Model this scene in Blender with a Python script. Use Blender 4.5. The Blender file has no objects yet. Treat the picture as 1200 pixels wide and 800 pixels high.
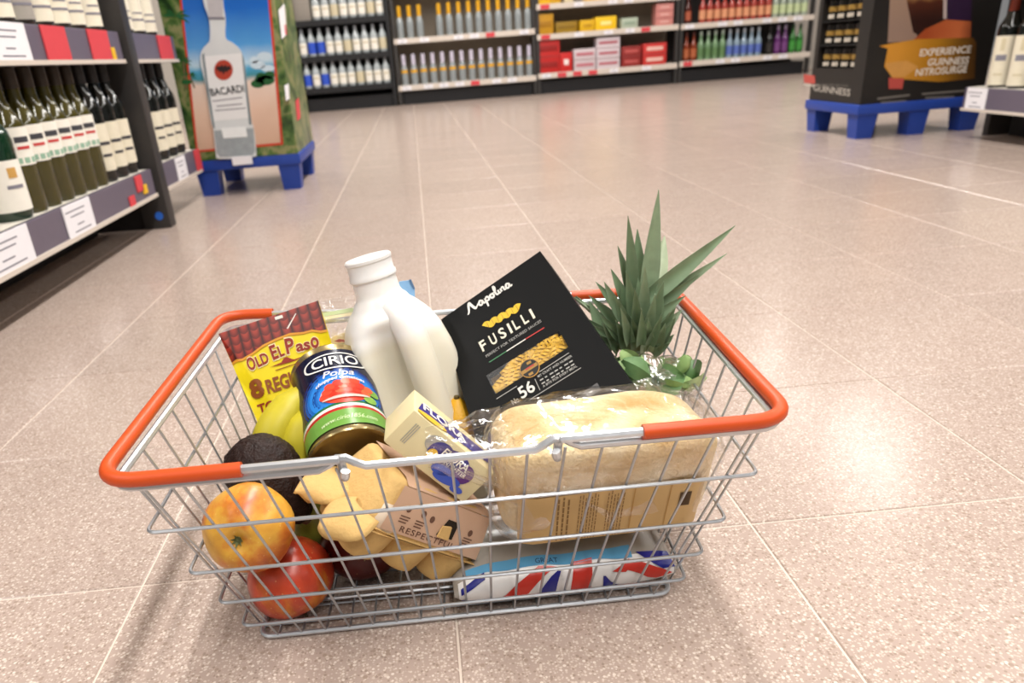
import bpy, bmesh, math, random
from mathutils import Vector as V, Matrix, noise as mnoise
random.seed(7)
SC = bpy.context.scene
COL = SC.collection
# ------------------------------------------------------------------ camera
F_PX, CAM_H = 881.88, 0.4433
YAW, PITCH, ROLL = 0.03894, 0.43708, -0.07746
PPX, PPY = 600 - 49.85, 400 + 74.86
cy, sy, cp, sp = math.cos(YAW), math.sin(YAW), math.cos(PITCH), math.sin(PITCH)
FW = V((sy*cp, cy*cp, -sp)); r0 = V((cy, -sy, 0)); u0 = r0.cross(FW)
RT = math.cos(ROLL)*r0 + math.sin(ROLL)*u0
UP = -math.sin(ROLL)*r0 + math.cos(ROLL)*u0
CAM = V((0, 0, CAM_H))
cd = bpy.data.cameras.new('camera'); co = bpy.data.objects.new('camera', cd); COL.objects.link(co)
m = Matrix((RT, UP, -FW)).transposed().to_4x4(); m.translation = CAM; co.matrix_world = m
cd.sensor_width = 36; cd.lens = F_PX/1200*36
cd.shift_x = (600-PPX)/1200; cd.shift_y = (PPY-400)/1200
cd.clip_start = .02; cd.clip_end = 60
cd.dof.use_dof = True; cd.dof.focus_distance = .60; cd.dof.aperture_fstop = 8.5
SC.camera = co
# ------------------------------------------------------------------ light and exposure
w = bpy.data.worlds.new('store_air'); SC.world = w; w.use_nodes = True
w.node_tree.nodes['Background'].inputs[0].default_value = (1, .98, .96, 1)
w.node_tree.nodes['Background'].inputs[1].default_value = .17
SC.view_settings.view_transform = 'Standard'; SC.view_settings.look = 'None'
SC.view_settings.exposure = .36; SC.view_settings.gamma = 1; SC.view_settings.use_curve_mapping = False
CEIL = 3.1
STRIPS = ((-2.6, 46), (.55, 84), (3.7, 46))
for i, (lx, e) in enumerate(STRIPS):
    for ly in (-1.0, 2.6, 6.2):
        l = bpy.data.lights.new('strip_lamp', 'AREA'); l.shape = 'RECTANGLE'; l.size = .2; l.size_y = 3.2
        l.energy = e; l.color = (1, .975, .945)
        o = bpy.data.objects.new('strip_lamp', l); COL.objects.link(o); o.location = (lx, ly, CEIL-.075)
# ------------------------------------------------------------------ photo helpers
def ray(px, py): return ((px-PPX)/F_PX)*RT - ((py-PPY)/F_PX)*UP + FW
def hit(px, py, ax, v):
    d = ray(px, py); return CAM + d*((v-CAM[ax])/d[ax])
def hx(px, py, v): return hit(px, py, 0, v)
def hy(px, py, v): return hit(px, py, 1, v)
def hz(px, py, v): return hit(px, py, 2, v)
class Pl:                                   # a real plane in the scene, printed on
    def __init__(s, o, n, u=None):
        s.o = V(o); s.n = V(n).normalized()
        u = V(u) if u is not None else V((1, 0, 0)); u = (u - s.n*u.dot(s.n)).normalized()
        s.u = u; s.v = s.n.cross(u); s.fr = Matrix((s.u, s.v, s.n)).transposed().to_4x4(); s.fr.translation = s.o
        s.fri = s.fr.inverted()
    def hit(s, px, py):
        d = ray(px, py); return CAM + d*((s.o-CAM).dot(s.n)/d.dot(s.n))
    def loc(s, px, py): return s.fri @ s.hit(px, py)
    @staticmethod
    def of(a, b, c):                        # through three points a->b is u
        a, b, c = V(a), V(b), V(c); n = (b-a).cross(c-a)
        if n.dot(CAM-a) < 0: n = -n
        return Pl(a, n, b-a)
# ------------------------------------------------------------------ materials
def lin(c):
    if isinstance(c, str):
        c = c.lstrip('#'); c = [int(c[i:i+2], 16)/255 for i in (0, 2, 4)]
    return tuple((x/12.92 if x <= .04045 else ((x+.055)/1.055)**2.4) for x in c[:3]) + (1,)
MC = {}
def nt(name):
    mt = bpy.data.materials.new(name); mt.use_nodes = True; t = mt.node_tree
    return mt, t, t.nodes['Principled BSDF'], t.nodes.new, t.links.new
def mat(name, col=None, rough=.5, metal=0, var=.06, vs=60, bump=0, bs=200, spec=.5, trans=0, ior=1.45, coat=0, sss=0, emit=0, alpha=1):
    if name in MC: return MC[name]
    mt, t, b, N, L = nt(name)
    c = lin(col)
    tc = N('ShaderNodeTexCoord'); nz = N('ShaderNodeTexNoise'); nz.inputs['Scale'].default_value = vs; nz.inputs['Detail'].default_value = 3
    L(tc.outputs['Object'], nz.inputs['Vector'])
    mx = N('ShaderNodeMix'); mx.data_type = 'RGBA'
    mx.inputs[6].default_value = tuple(x*(1-var) for x in c[:3])+(1,); mx.inputs[7].default_value = tuple(min(1, x*(1+var)) for x in c[:3])+(1,)
    L(nz.outputs['Fac'], mx.inputs[0]); L(mx.outputs[2], b.inputs['Base Color'])
    b.inputs['Roughness'].default_value = rough; b.inputs['Metallic'].default_value = metal
    b.inputs['Specular IOR Level'].default_value = spec; b.inputs['IOR'].default_value = ior
    b.inputs['Transmission Weight'].default_value = trans; b.inputs['Coat Weight'].default_value = coat; b.inputs['Coat Roughness'].default_value = .08
    if sss: b.inputs['Subsurface Weight'].default_value = sss; b.inputs['Subsurface Radius'].default_value = (.012, .01, .008); b.inputs['Subsurface Scale'].default_value = 1
    if emit: b.inputs['Emission Color'].default_value = c; b.inputs['Emission Strength'].default_value = emit
    if bump:
        n2 = N('ShaderNodeTexNoise'); n2.inputs['Scale'].default_value = bs; n2.inputs['Detail'].default_value = 4
        L(tc.outputs['Object'], n2.inputs['Vector'])
        bp = N('ShaderNodeBump'); bp.inputs['Strength'].default_value = bump; bp.inputs['Distance'].default_value = .002
        L(n2.outputs['Fac'], bp.inputs['Height']); L(bp.outputs['Normal'], b.inputs['Normal'])
    MC[name] = mt; return mt
def ramp_mat(name, stops, axis='Z', lo=0, hi=1, rough=.5, noise=0, ns=20, bump=0, bs=100, spec=.5, sss=0, interp='LINEAR', coat=0):
    """colour bands along an object axis: real printed or grown colouring"""
    if name in MC: return MC[name]
    mt, t, b, N, L = nt(name)
    tc = N('ShaderNodeTexCoord'); sx = N('ShaderNodeSeparateXYZ'); L(tc.outputs['Object'], sx.inputs[0])
    mr = N('ShaderNodeMapRange'); mr.inputs[1].default_value = lo; mr.inputs[2].default_value = hi
    L(sx.outputs[axis], mr.inputs[0])
    src = mr.outputs[0]
    nz = N('ShaderNodeTexNoise'); nz.inputs['Scale'].default_value = ns; nz.inputs['Detail'].default_value = 5
    L(tc.outputs['Object'], nz.inputs['Vector'])
    if noise:
        ma = N('ShaderNodeMath'); ma.operation = 'MULTIPLY_ADD'; ma.inputs[1].default_value = noise; ma.inputs[2].default_value = -noise/2
        L(nz.outputs['Fac'], ma.inputs[0]); ad = N('ShaderNodeMath'); ad.operation = 'ADD'
        L(src, ad.inputs[0]); L(ma.outputs[0], ad.inputs[1]); src = ad.outputs[0]
    cr = N('ShaderNodeValToRGB'); cr.color_ramp.interpolation = interp; el = cr.color_ramp.elements
    while len(el) < len(stops): el.new(.5)
    for e, (ps, c) in zip(el, stops): e.position = ps; e.color = lin(c)
    L(src, cr.inputs[0]); L(cr.outputs[0], b.inputs['Base Color'])
    b.inputs['Roughness'].default_value = rough; b.inputs['Specular IOR Level'].default_value = spec; b.inputs['Coat Weight'].default_value = coat
    if sss: b.inputs['Subsurface Weight'].default_value = sss; b.inputs['Subsurface Radius'].default_value = (.012, .01, .008); b.inputs['Subsurface Scale'].default_value = 1
    if bump:
        n2 = N('ShaderNodeTexNoise'); n2.inputs['Scale'].default_value = bs; n2.inputs['Detail'].default_value = 4
        L(tc.outputs['Object'], n2.inputs['Vector'])
        bp = N('ShaderNodeBump'); bp.inputs['Strength'].default_value = bump; bp.inputs['Distance'].default_value = .002
        L(n2.outputs['Fac'], bp.inputs['Height']); L(bp.outputs['Normal'], b.inputs['Normal'])
    MC[name] = mt; return mt
def film_mat(name, tint='#ffffff', base=.05, edge=.55, rough=.12, bs=60, bump=.6):
    """clear plastic film: see-through with sheen on its creases"""
    if name in MC: return MC[name]
    mt, t, b, N, L = nt(name); t.nodes.remove(b)
    out = t.nodes['Material Output']
    tr = N('ShaderNodeBsdfTransparent'); tr.inputs[0].default_value = lin(tint)
    gl = N('ShaderNodeBsdfGlossy'); gl.inputs['Roughness'].default_value = rough; gl.inputs[0].default_value = (1, 1, 1, 1)
    tc = N('ShaderNodeTexCoord'); nz = N('ShaderNodeTexNoise'); nz.inputs['Scale'].default_value = bs; nz.inputs['Detail'].default_value = 3; nz.inputs['Distortion'].default_value = 1.2
    L(tc.outputs['Object'], nz.inputs['Vector'])
    bp = N('ShaderNodeBump'); bp.inputs['Strength'].default_value = bump; bp.inputs['Distance'].default_value = .006; L(nz.outputs['Fac'], bp.inputs['Height'])
    L(bp.outputs['Normal'], gl.inputs['Normal'])
    lw = N('ShaderNodeLayerWeight'); lw.inputs['Blend'].default_value = .35; L(bp.outputs['Normal'], lw.inputs['Normal'])
    mr = N('ShaderNodeMapRange'); mr.inputs[3].default_value = base; mr.inputs[4].default_value = edge; L(lw.outputs['Facing'], mr.inputs[0])
    mx = N('ShaderNodeMixShader'); L(mr.outputs[0], mx.inputs[0]); L(tr.outputs[0], mx.inputs[1]); L(gl.outputs[0], mx.inputs[2])
    L(mx.outputs[0], out.inputs[0]); MC[name] = mt; return mt
# ------------------------------------------------------------------ mesh builder
class MB:
    def __init__(s): s.v = []; s.f = []; s.mi = []
    def add(s, vs, fs, mi=0):
        o = len(s.v); s.v += [V(x) for x in vs]; s.f += [tuple(i+o for i in f) for f in fs]; s.mi += [mi]*len(fs); return s
    def poly(s, pts, mi=0): return s.add(pts, [tuple(range(len(pts)))], mi)
    def box(s, c, d, mi=0, mx=None, bev=0):
        x, y, z = [k/2 for k in d]
        if bev:
            bm = bmesh.new(); bmesh.ops.create_cube(bm, size=1, matrix=Matrix.Diagonal((d[0], d[1], d[2], 1)))
            bmesh.ops.bevel(bm, geom=list(bm.edges), offset=bev, segments=2, profile=.6, affect='EDGES')
            vs = [v.co.copy() for v in bm.verts]; fs = [[v.index for v in f.verts] for f in bm.faces]; bm.free()
        else:
            vs = [V((a*x, b*y, e*z)) for e in (-1, 1) for b in (-1, 1) for a in (-1, 1)]
            fs = [(0, 2, 3, 1), (4, 5, 7, 6), (0, 1, 5, 4), (2, 6, 7, 3), (0, 4, 6, 2), (1, 3, 7, 5)]
        if mx is not None: vs = [mx @ v for v in vs]
        return s.add([v+V(c) for v in vs], fs, mi)
    def hexa(s, q, t, mi=0):                # bottom quad, top quad
        return s.add(list(q)+list(t), [(3, 2, 1, 0), (4, 5, 6, 7)]+[(i, (i+1) % 4, (i+1) % 4+4, i+4) for i in range(4)], mi)
    def prism(s, pts, n, h, mi=0):          # extrude planar outline pts by vector n*h
        k = len(pts); a = [V(q) for q in pts]; b = [q+V(n)*h for q in a]
        return s.add(a+b, [tuple(range(k))[::-1], tuple(range(k, 2*k))]+[(i, (i+1) % k, (i+1) % k+k, i+k) for i in range(k)], mi)
    def lathe(s, prof, n=24, mx=None, cap=True, mi=0, arc=None):
        a0, a1 = arc or (0, 2*math.pi); full = arc is None; m_ = n if full else n+1
        vs = []
        for r, z in prof:
            for i in range(m_):
                a = a0+(a1-a0)*i/n; vs.append(V((r*math.cos(a), r*math.sin(a), z)))
        fs = []
        for j in range(len(prof)-1):
            for i in range(n):
                k = (i+1) % m_; fs.append((j*m_+i, j*m_+k, (j+1)*m_+k, (j+1)*m_+i))
        if cap and full:
            if prof[0][0] > 1e-5: fs.append(tuple(range(n))[::-1])
            if prof[-1][0] > 1e-5: fs.append(tuple(range((len(prof)-1)*n, len(prof)*n)))
        if mx is not None: vs = [mx @ v for v in vs]
        return s.add(vs, fs, mi)
    def tube(s, pts, r, n=8, closed=False, mi=0, flat=None):
        pts = [V(q) for q in pts]; k = len(pts); rr = r if isinstance(r, (list, tuple)) else [r]*k
        tg = []
        for i in range(k):
            a = pts[(i-1) % k] if closed or i else pts[0]; b = pts[(i+1) % k] if closed or i < k-1 else pts[-1]
            tg.append((b-a).normalized())
        nr = tg[0].orthogonal().normalized(); vs = []
        for i in range(k):
            nr = (nr-tg[i]*nr.dot(tg[i])); nr = nr.normalized() if nr.length > 1e-6 else tg[i].orthogonal().normalized()
            bn = tg[i].cross(nr)
            for j in range(n):
                a = 2*math.pi*j/n; vs.append(pts[i]+(nr*math.cos(a)+bn*math.sin(a))*rr[i])
        fs = []
        for i in range(k if closed else k-1):
            i2 = (i+1) % k
            for j in range(n): fs.append((i*n+j, i*n+(j+1) % n, i2*n+(j+1) % n, i2*n+j))
        if not closed: fs += [tuple(range(n))[::-1], tuple(range((k-1)*n, k*n))]
        return s.add(vs, fs, mi)
    def grid(s, fn, nu, nv, cu=False, cv=False, mi=0):
        mu = nu if cu else nu+1; mv = nv if cv else nv+1
        vs = [fn(i/nu, j/nv) for j in range(mv) for i in range(mu)]
        fs = [(j*mu+i, j*mu+(i+1) % mu, ((j+1) % mv)*mu+(i+1) % mu, ((j+1) % mv)*mu+i) for j in range(nv) for i in range(nu)]
        return s.add(vs, fs, mi)
    def xf(s, mx): s.v = [mx @ v for v in s.v]; return s
    def map(s, fn): s.v = [V(fn(v)) for v in s.v]; return s
    def build(s, name, mt, parent=None, smooth=True, world=False, frame=None, angle=40, weld=0):
        vs = s.v
        if frame is not None: fi = frame.inverted(); vs = [fi @ v for v in vs]
        me = bpy.data.meshes.new(name); me.from_pydata([tuple(v) for v in vs], [], s.f)
        for q in (mt if isinstance(mt, (list, tuple)) else [mt]): me.materials.append(q)
        me.polygons.foreach_set('material_index', s.mi)
        bm = bmesh.new(); bm.from_mesh(me)
        if weld: bmesh.ops.remove_doubles(bm, verts=bm.verts, dist=weld)
        bmesh.ops.recalc_face_normals(bm, faces=bm.faces)
        if smooth:
            ca = math.radians(angle)
            for f in bm.faces: f.smooth = True
            for e in bm.edges:
                if len(e.link_faces) == 2 and e.calc_face_angle(0) > ca: e.smooth = False
        bm.to_mesh(me); bm.free(); me.update()
        return link(name, me, parent, world, frame)
def link(name, me, parent=None, world=False, frame=None):
    o = bpy.data.objects.new(name, me); COL.objects.link(o)
    if frame is not None: o.matrix_basis = frame
    if parent is not None:
        o.parent = parent
        if world or frame is not None:
            o.matrix_parent_inverse = wm(parent).inverted()
    return o
def wm(o):
    b = o.matrix_basis.copy()
    return wm(o.parent) @ o.matrix_parent_inverse @ b if o.parent else b
def tag(o, label=None, cat=None, group=None, kind=None):
    for k, v in (('label', label), ('category', cat), ('group', group), ('kind', kind)):
        if v: o[k] = v
    return o
def thing(name, label, cat, loc=(0, 0, 0), rotz=0, group=None, mx=None):
    o = bpy.data.objects.new(name, None); o.empty_display_size = .05; COL.objects.link(o)
    o.location = loc; o.rotation_euler = (0, 0, rotz)
    if mx is not None: o.matrix_basis = mx
    return tag(o, label, cat, group)
def dup(root, loc, rotz=0, label=None, group=None, skip=()):
    r = root.copy(); COL.objects.link(r); r.location = loc; r.rotation_euler = (0, 0, rotz)
    if label: r['label'] = label
    if group: r['group'] = group
    for ch in list(root.children):
        if ch.name.split('.')[0] in skip: continue
        c = ch.copy(); COL.objects.link(c); c.parent = r
        for g in ch.children:
            d = g.copy(); COL.objects.link(d); d.parent = c
    return r
# ------------------------------------------------------------------ lettering
TXT = {}
def text_data(s, bold=0, shear=0, space=1):
    k = (s, bold, shear, space)
    if k not in TXT:
        c = bpy.data.curves.new('lettering', 'FONT'); c.body = s; c.size = 1; c.offset = bold; c.shear = shear; c.space_character = space; c.resolution_u = 3
        c.space_line = .85
        o = bpy.data.objects.new('lettering', c); COL.objects.link(o)
        dg = bpy.context.evaluated_depsgraph_get(); me = bpy.data.meshes.new_from_object(o.evaluated_get(dg))
        vs = [v.co.copy() for v in me.vertices]; fs = [tuple(p.vertices) for p in me.polygons]
        bpy.data.objects.remove(o); bpy.data.curves.remove(c); bpy.data.meshes.remove(me)
        TXT[k] = (vs, fs)
    return TXT[k]
def text_mb(s, w=None, h=None, bold=0, shear=0, space=1, sub=0):
    """letters as flat mesh, x from 0..w, baseline at y=0, cap height h"""
    vs, fs = text_data(s, bold, shear, space)
    x0 = min(v.x for v in vs); x1 = max(v.x for v in vs); yb = min(v.y for v in vs); y1 = max(v.y for v in vs)
    H = .69 if '\n' not in s else (y1-yb)
    k = w/(x1-x0) if w else h/H; ky = h/H if h else k
    mb = MB(); mb.add([V(((v.x-x0)*k, v.y*ky, 0)) for v in vs], fs)
    if sub:
        me = bpy.data.meshes.new('tmp'); me.from_pydata([tuple(v) for v in mb.v], [], mb.f); bm = bmesh.new(); bm.from_mesh(me); bpy.data.meshes.remove(me)
        for _ in range(3):
            es = [e for e in bm.edges if e.calc_length() > sub]
            if not es: break
            bmesh.ops.subdivide_edges(bm, edges=es, cuts=1)
        bmesh.ops.triangulate(bm, faces=bm.faces)
        bm.verts.index_update(); mb = MB(); mb.add([v.co.copy() for v in bm.verts], [[v.index for v in f.verts] for f in bm.faces]); bm.free()
    return mb
def ptext(pl, s, a, b, hpx, mt, parent, off=.0004, name='lettering', **k):
    """letters on plane pl: baseline from photo point a to photo point b, cap height hpx photo pixels"""
    A = pl.hit(*a); B = pl.hit(*b); u = (B-A); wd = u.length; u.normalize(); v = pl.n.cross(u)
    mid = ((a[0]+b[0])/2, (a[1]+b[1])/2); dx, dy = b[0]-a[0], b[1]-a[1]; ln = math.hypot(dx, dy)
    T = pl.hit(mid[0]+dy/ln*hpx, mid[1]-dx/ln*hpx); hm = abs((T-pl.hit(*mid)).dot(v))
    mb = text_mb(s, wd, hm, **k)
    mb.map(lambda q: A+u*q.x+v*q.y+pl.n*off)
    return mb.build(name, mt, parent, smooth=False, world=True)
def pprint_(pl, polys, mt, parent, off=.0003, name='print', frame=True, mis=None):
    mb = MB()
    for i, ps in enumerate(polys): mb.poly([pl.hit(*q)+pl.n*off for q in ps], mis[i] if mis else 0)
    fr = pl.fr.copy()
    return mb.build(name, mt, parent, smooth=False, frame=fr if frame else None, world=not frame)
def ell(cx, cy_, rx, ry, n=20, rot=0, a0=0, a1=2*math.pi):
    c, s = math.cos(rot), math.sin(rot); out = []
    for i in range(n):
        a = a0+(a1-a0)*i/(n if abs(a1-a0-2*math.pi) < 1e-6 else n-1); x, y = rx*math.cos(a), ry*math.sin(a); out.append((cx+x*c-y*s, cy_+x*s+y*c))
    return out
def catmull(pts, n=6, closed=False):
    pts = [V(q) for q in pts]; k = len(pts); out = []
    for i in range(k if closed else k-1):
        g = (lambda j: pts[j % k]) if closed else (lambda j: pts[max(0, min(k-1, j))])
        p0, p1, p2, p3 = g(i-1), g(i), g(i+1), g(i+2)
        for t in range(n):
            t /= n; out.append(.5*((2*p1)+(-p0+p2)*t+(2*p0-5*p1+4*p2-p3)*t*t+(-p0+3*p1-3*p2+p3)*t**3))
    if not closed: out.append(pts[-1])
    return out
def rounded(c, r, n=5):
    """closed path round polygon c with corner radius r"""
    out = []; k = len(c); c = [V(q) for q in c]
    for i in range(k):
        a, b, d = c[i-1], c[i], c[(i+1) % k]; p = b+(a-b).normalized()*r; q = b+(d-b).normalized()*r
        for t in range(n+1): t /= n; out.append(p*(1-t)**2+b*2*t*(1-t)+q*t*t)
    return out
# ------------------------------------------------------------------ floor
def terrazzo():
    mt, t, b, N, L = nt('terrazzo')
    g = N('ShaderNodeNewGeometry')
    def vor(sc, seed):
        mp = N('ShaderNodeMapping'); mp.inputs['Location'].default_value = (seed, seed*1.7, 0); L(g.outputs['Position'], mp.inputs[0])
        v = N('ShaderNodeTexVoronoi'); v.inputs['Scale'].default_value = sc; L(mp.outputs[0], v.inputs['Vector']); return v
    def mix(fac, a, b_):
        mx = N('ShaderNodeMix'); mx.data_type = 'RGBA'; L(fac, mx.inputs[0])
        for s_, i in ((a, 6), (b_, 7)):
            if isinstance(s_, str): mx.inputs[i].default_value = lin(s_)
            else: L(s_, mx.inputs[i])
        return mx.outputs[2]
    def mask(v, lo, dist):
        sp_ = N('ShaderNodeSeparateColor'); L(v.outputs['Color'], sp_.inputs[0])
        m1 = N('ShaderNodeMath'); m1.operation = 'LESS_THAN'; m1.inputs[1].default_value = lo; L(sp_.outputs[0], m1.inputs[0])
        mr = N('ShaderNodeMapRange'); mr.inputs[1].default_value = dist; mr.inputs[2].default_value = dist*.7; L(v.outputs['Distance'], mr.inputs[0])
        m2 = N('ShaderNodeMath'); m2.operation = 'MULTIPLY'; L(m1.outputs[0], m2.inputs[0]); L(mr.outputs[0], m2.inputs[1]); return m2.outputs[0]
    nz = N('ShaderNodeTexNoise'); nz.inputs['Scale'].default_value = 9; nz.inputs['Detail'].default_value = 6; L(g.outputs['Position'], nz.inputs['Vector'])
    base = mix(nz.outputs['Fac'], '#a39187', '#af9d92')
    oi = N('ShaderNodeObjectInfo'); 
    base = mix(mask(vor(420, 3.1), .5, .5), base, '#bbaa9e')
    base = mix(mask(vor(330, 9.7), .3, .5), base, '#968478')
    base = mix(mask(vor(330, 1.3), .42, .45), base, '#c6b7ab')
    base = mix(mask(vor(250, 5.3), .22, .40), base, '#d0c3b8')
    base = mix(mask(vor(170, 14.3), .12, .4), base, '#9a877a')
    hv = N('ShaderNodeHueSaturation'); mr = N('ShaderNodeMapRange'); mr.inputs[3].default_value = .97; mr.inputs[4].default_value = 1.03
    L(oi.outputs['Random'], mr.inputs[0]); L(mr.outputs[0], hv.inputs['Value']); L(base, hv.inputs['Color'])
    L(hv.outputs[0], b.inputs['Base Color'])
    b.inputs['Roughness'].default_value = .2; b.inputs['Specular IOR Level'].default_value = .42
    n3 = N('ShaderNodeTexNoise'); n3.inputs['Scale'].default_value = 30; L(g.outputs['Position'], n3.inputs['Vector'])
    mr2 = N('ShaderNodeMapRange'); mr2.inputs[3].default_value = .18; mr2.inputs[4].default_value = .25; L(n3.outputs['Fac'], mr2.inputs[0]); L(mr2.outputs[0], b.inputs['Roughness'])
    return mt
M_TER = terrazzo(); M_GROUT = mat('grout', '#cbbdb0', .6)
FX0, FX1, FY0, FY1 = -4.2, 6.4, -2.2, 9.4
mb = MB(); mb.box(((FX0+FX1)/2, (FY0+FY1)/2, -.0262), (FX1-FX0, FY1-FY0, .05))
floor = tag(mb.build('floor', M_GROUT, None, smooth=False), kind='structure')
TS, TX, TY, GAP = .3, -.3058, .6095, .0019
tmb = MB(); h_ = (TS-GAP)/2; b_ = h_-.0012
tmb.add([(-h_, -h_, -.0012), (h_, -h_, -.0012), (h_, h_, -.0012), (-h_, h_, -.0012), (-b_, -b_, 0), (b_, -b_, 0), (b_, b_, 0), (-b_, b_, 0)],
        [(4, 5, 6, 7)]+[(i, (i+1) % 4, (i+1) % 4+4, i+4) for i in range(4)])
cells = []
for i in range(-14, 24):
    for j in range(-10, 30):
        x, y = TX+(i+.5)*TS, TY+(j+.5)*TS
        if FX0+.15 <= x <= FX1-.15 and FY0+.15 <= y <= FY1-.15:
            q = V((x, y, 0))-CAM; z = q.dot(FW)
            s_ = 0
            if z > .3:
                px, py = PPX+F_PX*q.dot(RT)/z, PPY-F_PX*q.dot(UP)/z
                if -170 < px < 1370 and 60 < py < 1000: s_ = 1/z
            cells.append((s_, x, y))
cells.sort(reverse=True)
tile0 = None
far = MB()
for k, (s_, x, y) in enumerate(cells):
    if k < 290 and s_ > 0:
        if tile0 is None: tile0 = tmb.build('tile', M_TER, floor, smooth=False); o = tile0
        else: o = tile0.copy(); COL.objects.link(o)
        o.location = (x, y, 0)
    else: far.add([v+V((x, y, 0)) for v in tmb.v], tmb.f)
tag(far.build('tile', M_TER, floor, smooth=False), kind='stuff')
# ------------------------------------------------------------------ ceiling, back wall, lamps overhead
M_CEIL = mat('ceiling_paint', '#e9e7e2', .8); M_WALL = mat('wall_paint', '#c9c2b8', .8)
mb = MB(); mb.box(((FX0+FX1)/2, (FY0+FY1)/2, CEIL+.05), (FX1-FX0, FY1-FY0, .1)); tag(mb.build('ceiling', M_CEIL, None, smooth=False), kind='structure')
mb = MB(); mb.box(((FX0+FX1)/2, FY1+.05, CEIL/2), (FX1-FX0, .1, CEIL)); tag(mb.build('wall_back', M_WALL, None, smooth=False), kind='structure')
M_HOUS = mat('lamp_housing', '#d8d8d6', .5); M_DIFF = mat('lamp_diffuser', '#fff6e8', .5, emit=2.2)
k = 0
for lx, e in STRIPS:
    for ly, nm in ((-1.0, 'near'), (2.6, 'middle'), (6.2, 'far')):
        t_ = thing('strip_light', 'slim white ceiling strip light over the %s, %s' % ({-2.6: 'wine shelving', .55: 'middle aisle', 3.7: 'stout display side'}[lx], {'near': 'short of the basket', 'middle': 'just past the basket', 'far': 'by the far bays'}[nm]), 'ceiling light', (lx, ly, CEIL), 0, 'strip lights in rows under the ceiling')
        b1 = MB(); b1.box((0, 0, -.02), (.26, 3.3, .04), bev=.006); b1.build('housing', M_HOUS, t_)
        b2 = MB(); b2.box((0, 0, -.05), (.22, 3.24, .02), bev=.006); b2.build('diffuser', M_DIFF, t_)
ORD = 'first second third fourth fifth sixth seventh eighth ninth tenth eleventh twelfth thirteenth fourteenth fifteenth sixteenth'.split()
# ------------------------------------------------------------------ shared shop materials
M_RAILB = mat('rail_beige', '#cfc4b8', .45); M_RAILP = mat('rail_plum', '#625a68', .4); M_BLK = mat('black_metal', '#17171a', .45)
M_TAGW = mat('tag_white', '#e8e6ea', .6, var=.03); M_TAGR = mat('tag_red', '#cf4048', .6); M_TAGY = mat('tag_yellow', '#e2b322', .6); M_TAGI = mat('tag_ink', '#7d7b86', .6)
M_SHELF = mat('shelf_board', '#d8d2c6', .5); M_PANEL = mat('shelf_back_panel', '#93887a', .6); M_DARKP = mat('dark_panel', '#1e1b1b', .6)
M_POST = mat('post_grey', '#3c3a39', .45, metal=.3); M_BLUE = mat('pallet_blue', '#1f3f96', .45, bump=.15, bs=80)
M_CLEAR = mat('clear_spirit_glass', '#a9b1b3', .08, var=.15, vs=30, spec=.8); M_PAPER = mat('label_paper', '#e9e5da', .6, var=.04)
def tag_mesh(w, h, mi=0):
    mb = MB(); mb.box((0, 0, 0), (w, .003, h), mi)
    if mi == 0:
        for k_, (f, wd) in enumerate(((.3, .7), (.15, .5), (-.12, .25), (-.3, .6))):
            x = (-.1+.04*k_)*w; mb.poly([(x-wd*w/2, -.0018, f*h-.02*h), (x+wd*w/2, -.0018, f*h-.02*h), (x+wd*w/2, -.0018, f*h+.02*h), (x-wd*w/2, -.0018, f*h+.02*h)], 3)
    return mb
TAGM = [M_TAGW, M_TAGR, M_TAGY, M_TAGI]
# ------------------------------------------------------------------ bottles
def bottle(name, label, cat, H, R, neck, sh, glass, capm, labm, lab=(.12, .4), cap=.2, extra=None, group=None, n=14, marks=()):
    """sh = shoulder start, neck = neck radius, fractions of H"""
    t = thing(name, label, cat, (0, 0, 0), 0, group)
    mb = MB(); mb.lathe([(R*.9, 0), (R, .012*H/.3), (R, sh*H), (R*.93, (sh+.05)*H), (R*.6, (sh+.13)*H), (neck*1.1, (sh+.2)*H), (neck, (1-cap)*H), (neck, (1-cap)*H+.002)], n)
    mb.build('glass', glass, t)
    c = MB(); c.lathe([(neck*1.12, (1-cap)*H), (neck*1.12, H*.99), (neck*.9, H)], n); c.build('cap', capm, t)
    if lab:
        l = MB(); a = 1.75; l.lathe([(R+.0008, lab[0]*H), (R+.0008, lab[1]*H)], 14, cap=False, arc=(-math.pi/2-a, -math.pi/2+a)); lo = l.build('label', labm, t)
        for (f0, f1, wd, mt) in marks:
            z0 = (lab[0]+(lab[1]-lab[0])*f0)*H; z1 = (lab[0]+(lab[1]-lab[0])*f1)*H
            q = MB(); q.lathe([(R+.0014, z0), (R+.0014, z1)], 8, cap=False, arc=(-math.pi/2-wd, -math.pi/2+wd)); q.build('label_print', mt, lo)
    if extra:
        l = MB(); rr = R if extra[1] <= sh else neck*1.15
        l.lathe([(rr+.0009, extra[0]*H), (rr+.0009, extra[1]*H)], 14, cap=False); l.build('band', extra[2], t)
    return t
USED = set()
def place(proto, loc, rotz=0, label=None, group=None):
    if proto.name not in USED:
        USED.add(proto.name); proto.location = loc; proto.rotation_euler = (0, 0, rotz)
        if label: proto['label'] = label
        if group: proto['group'] = group
        return proto
    return dup(proto, loc, rotz, label, group)
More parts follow.
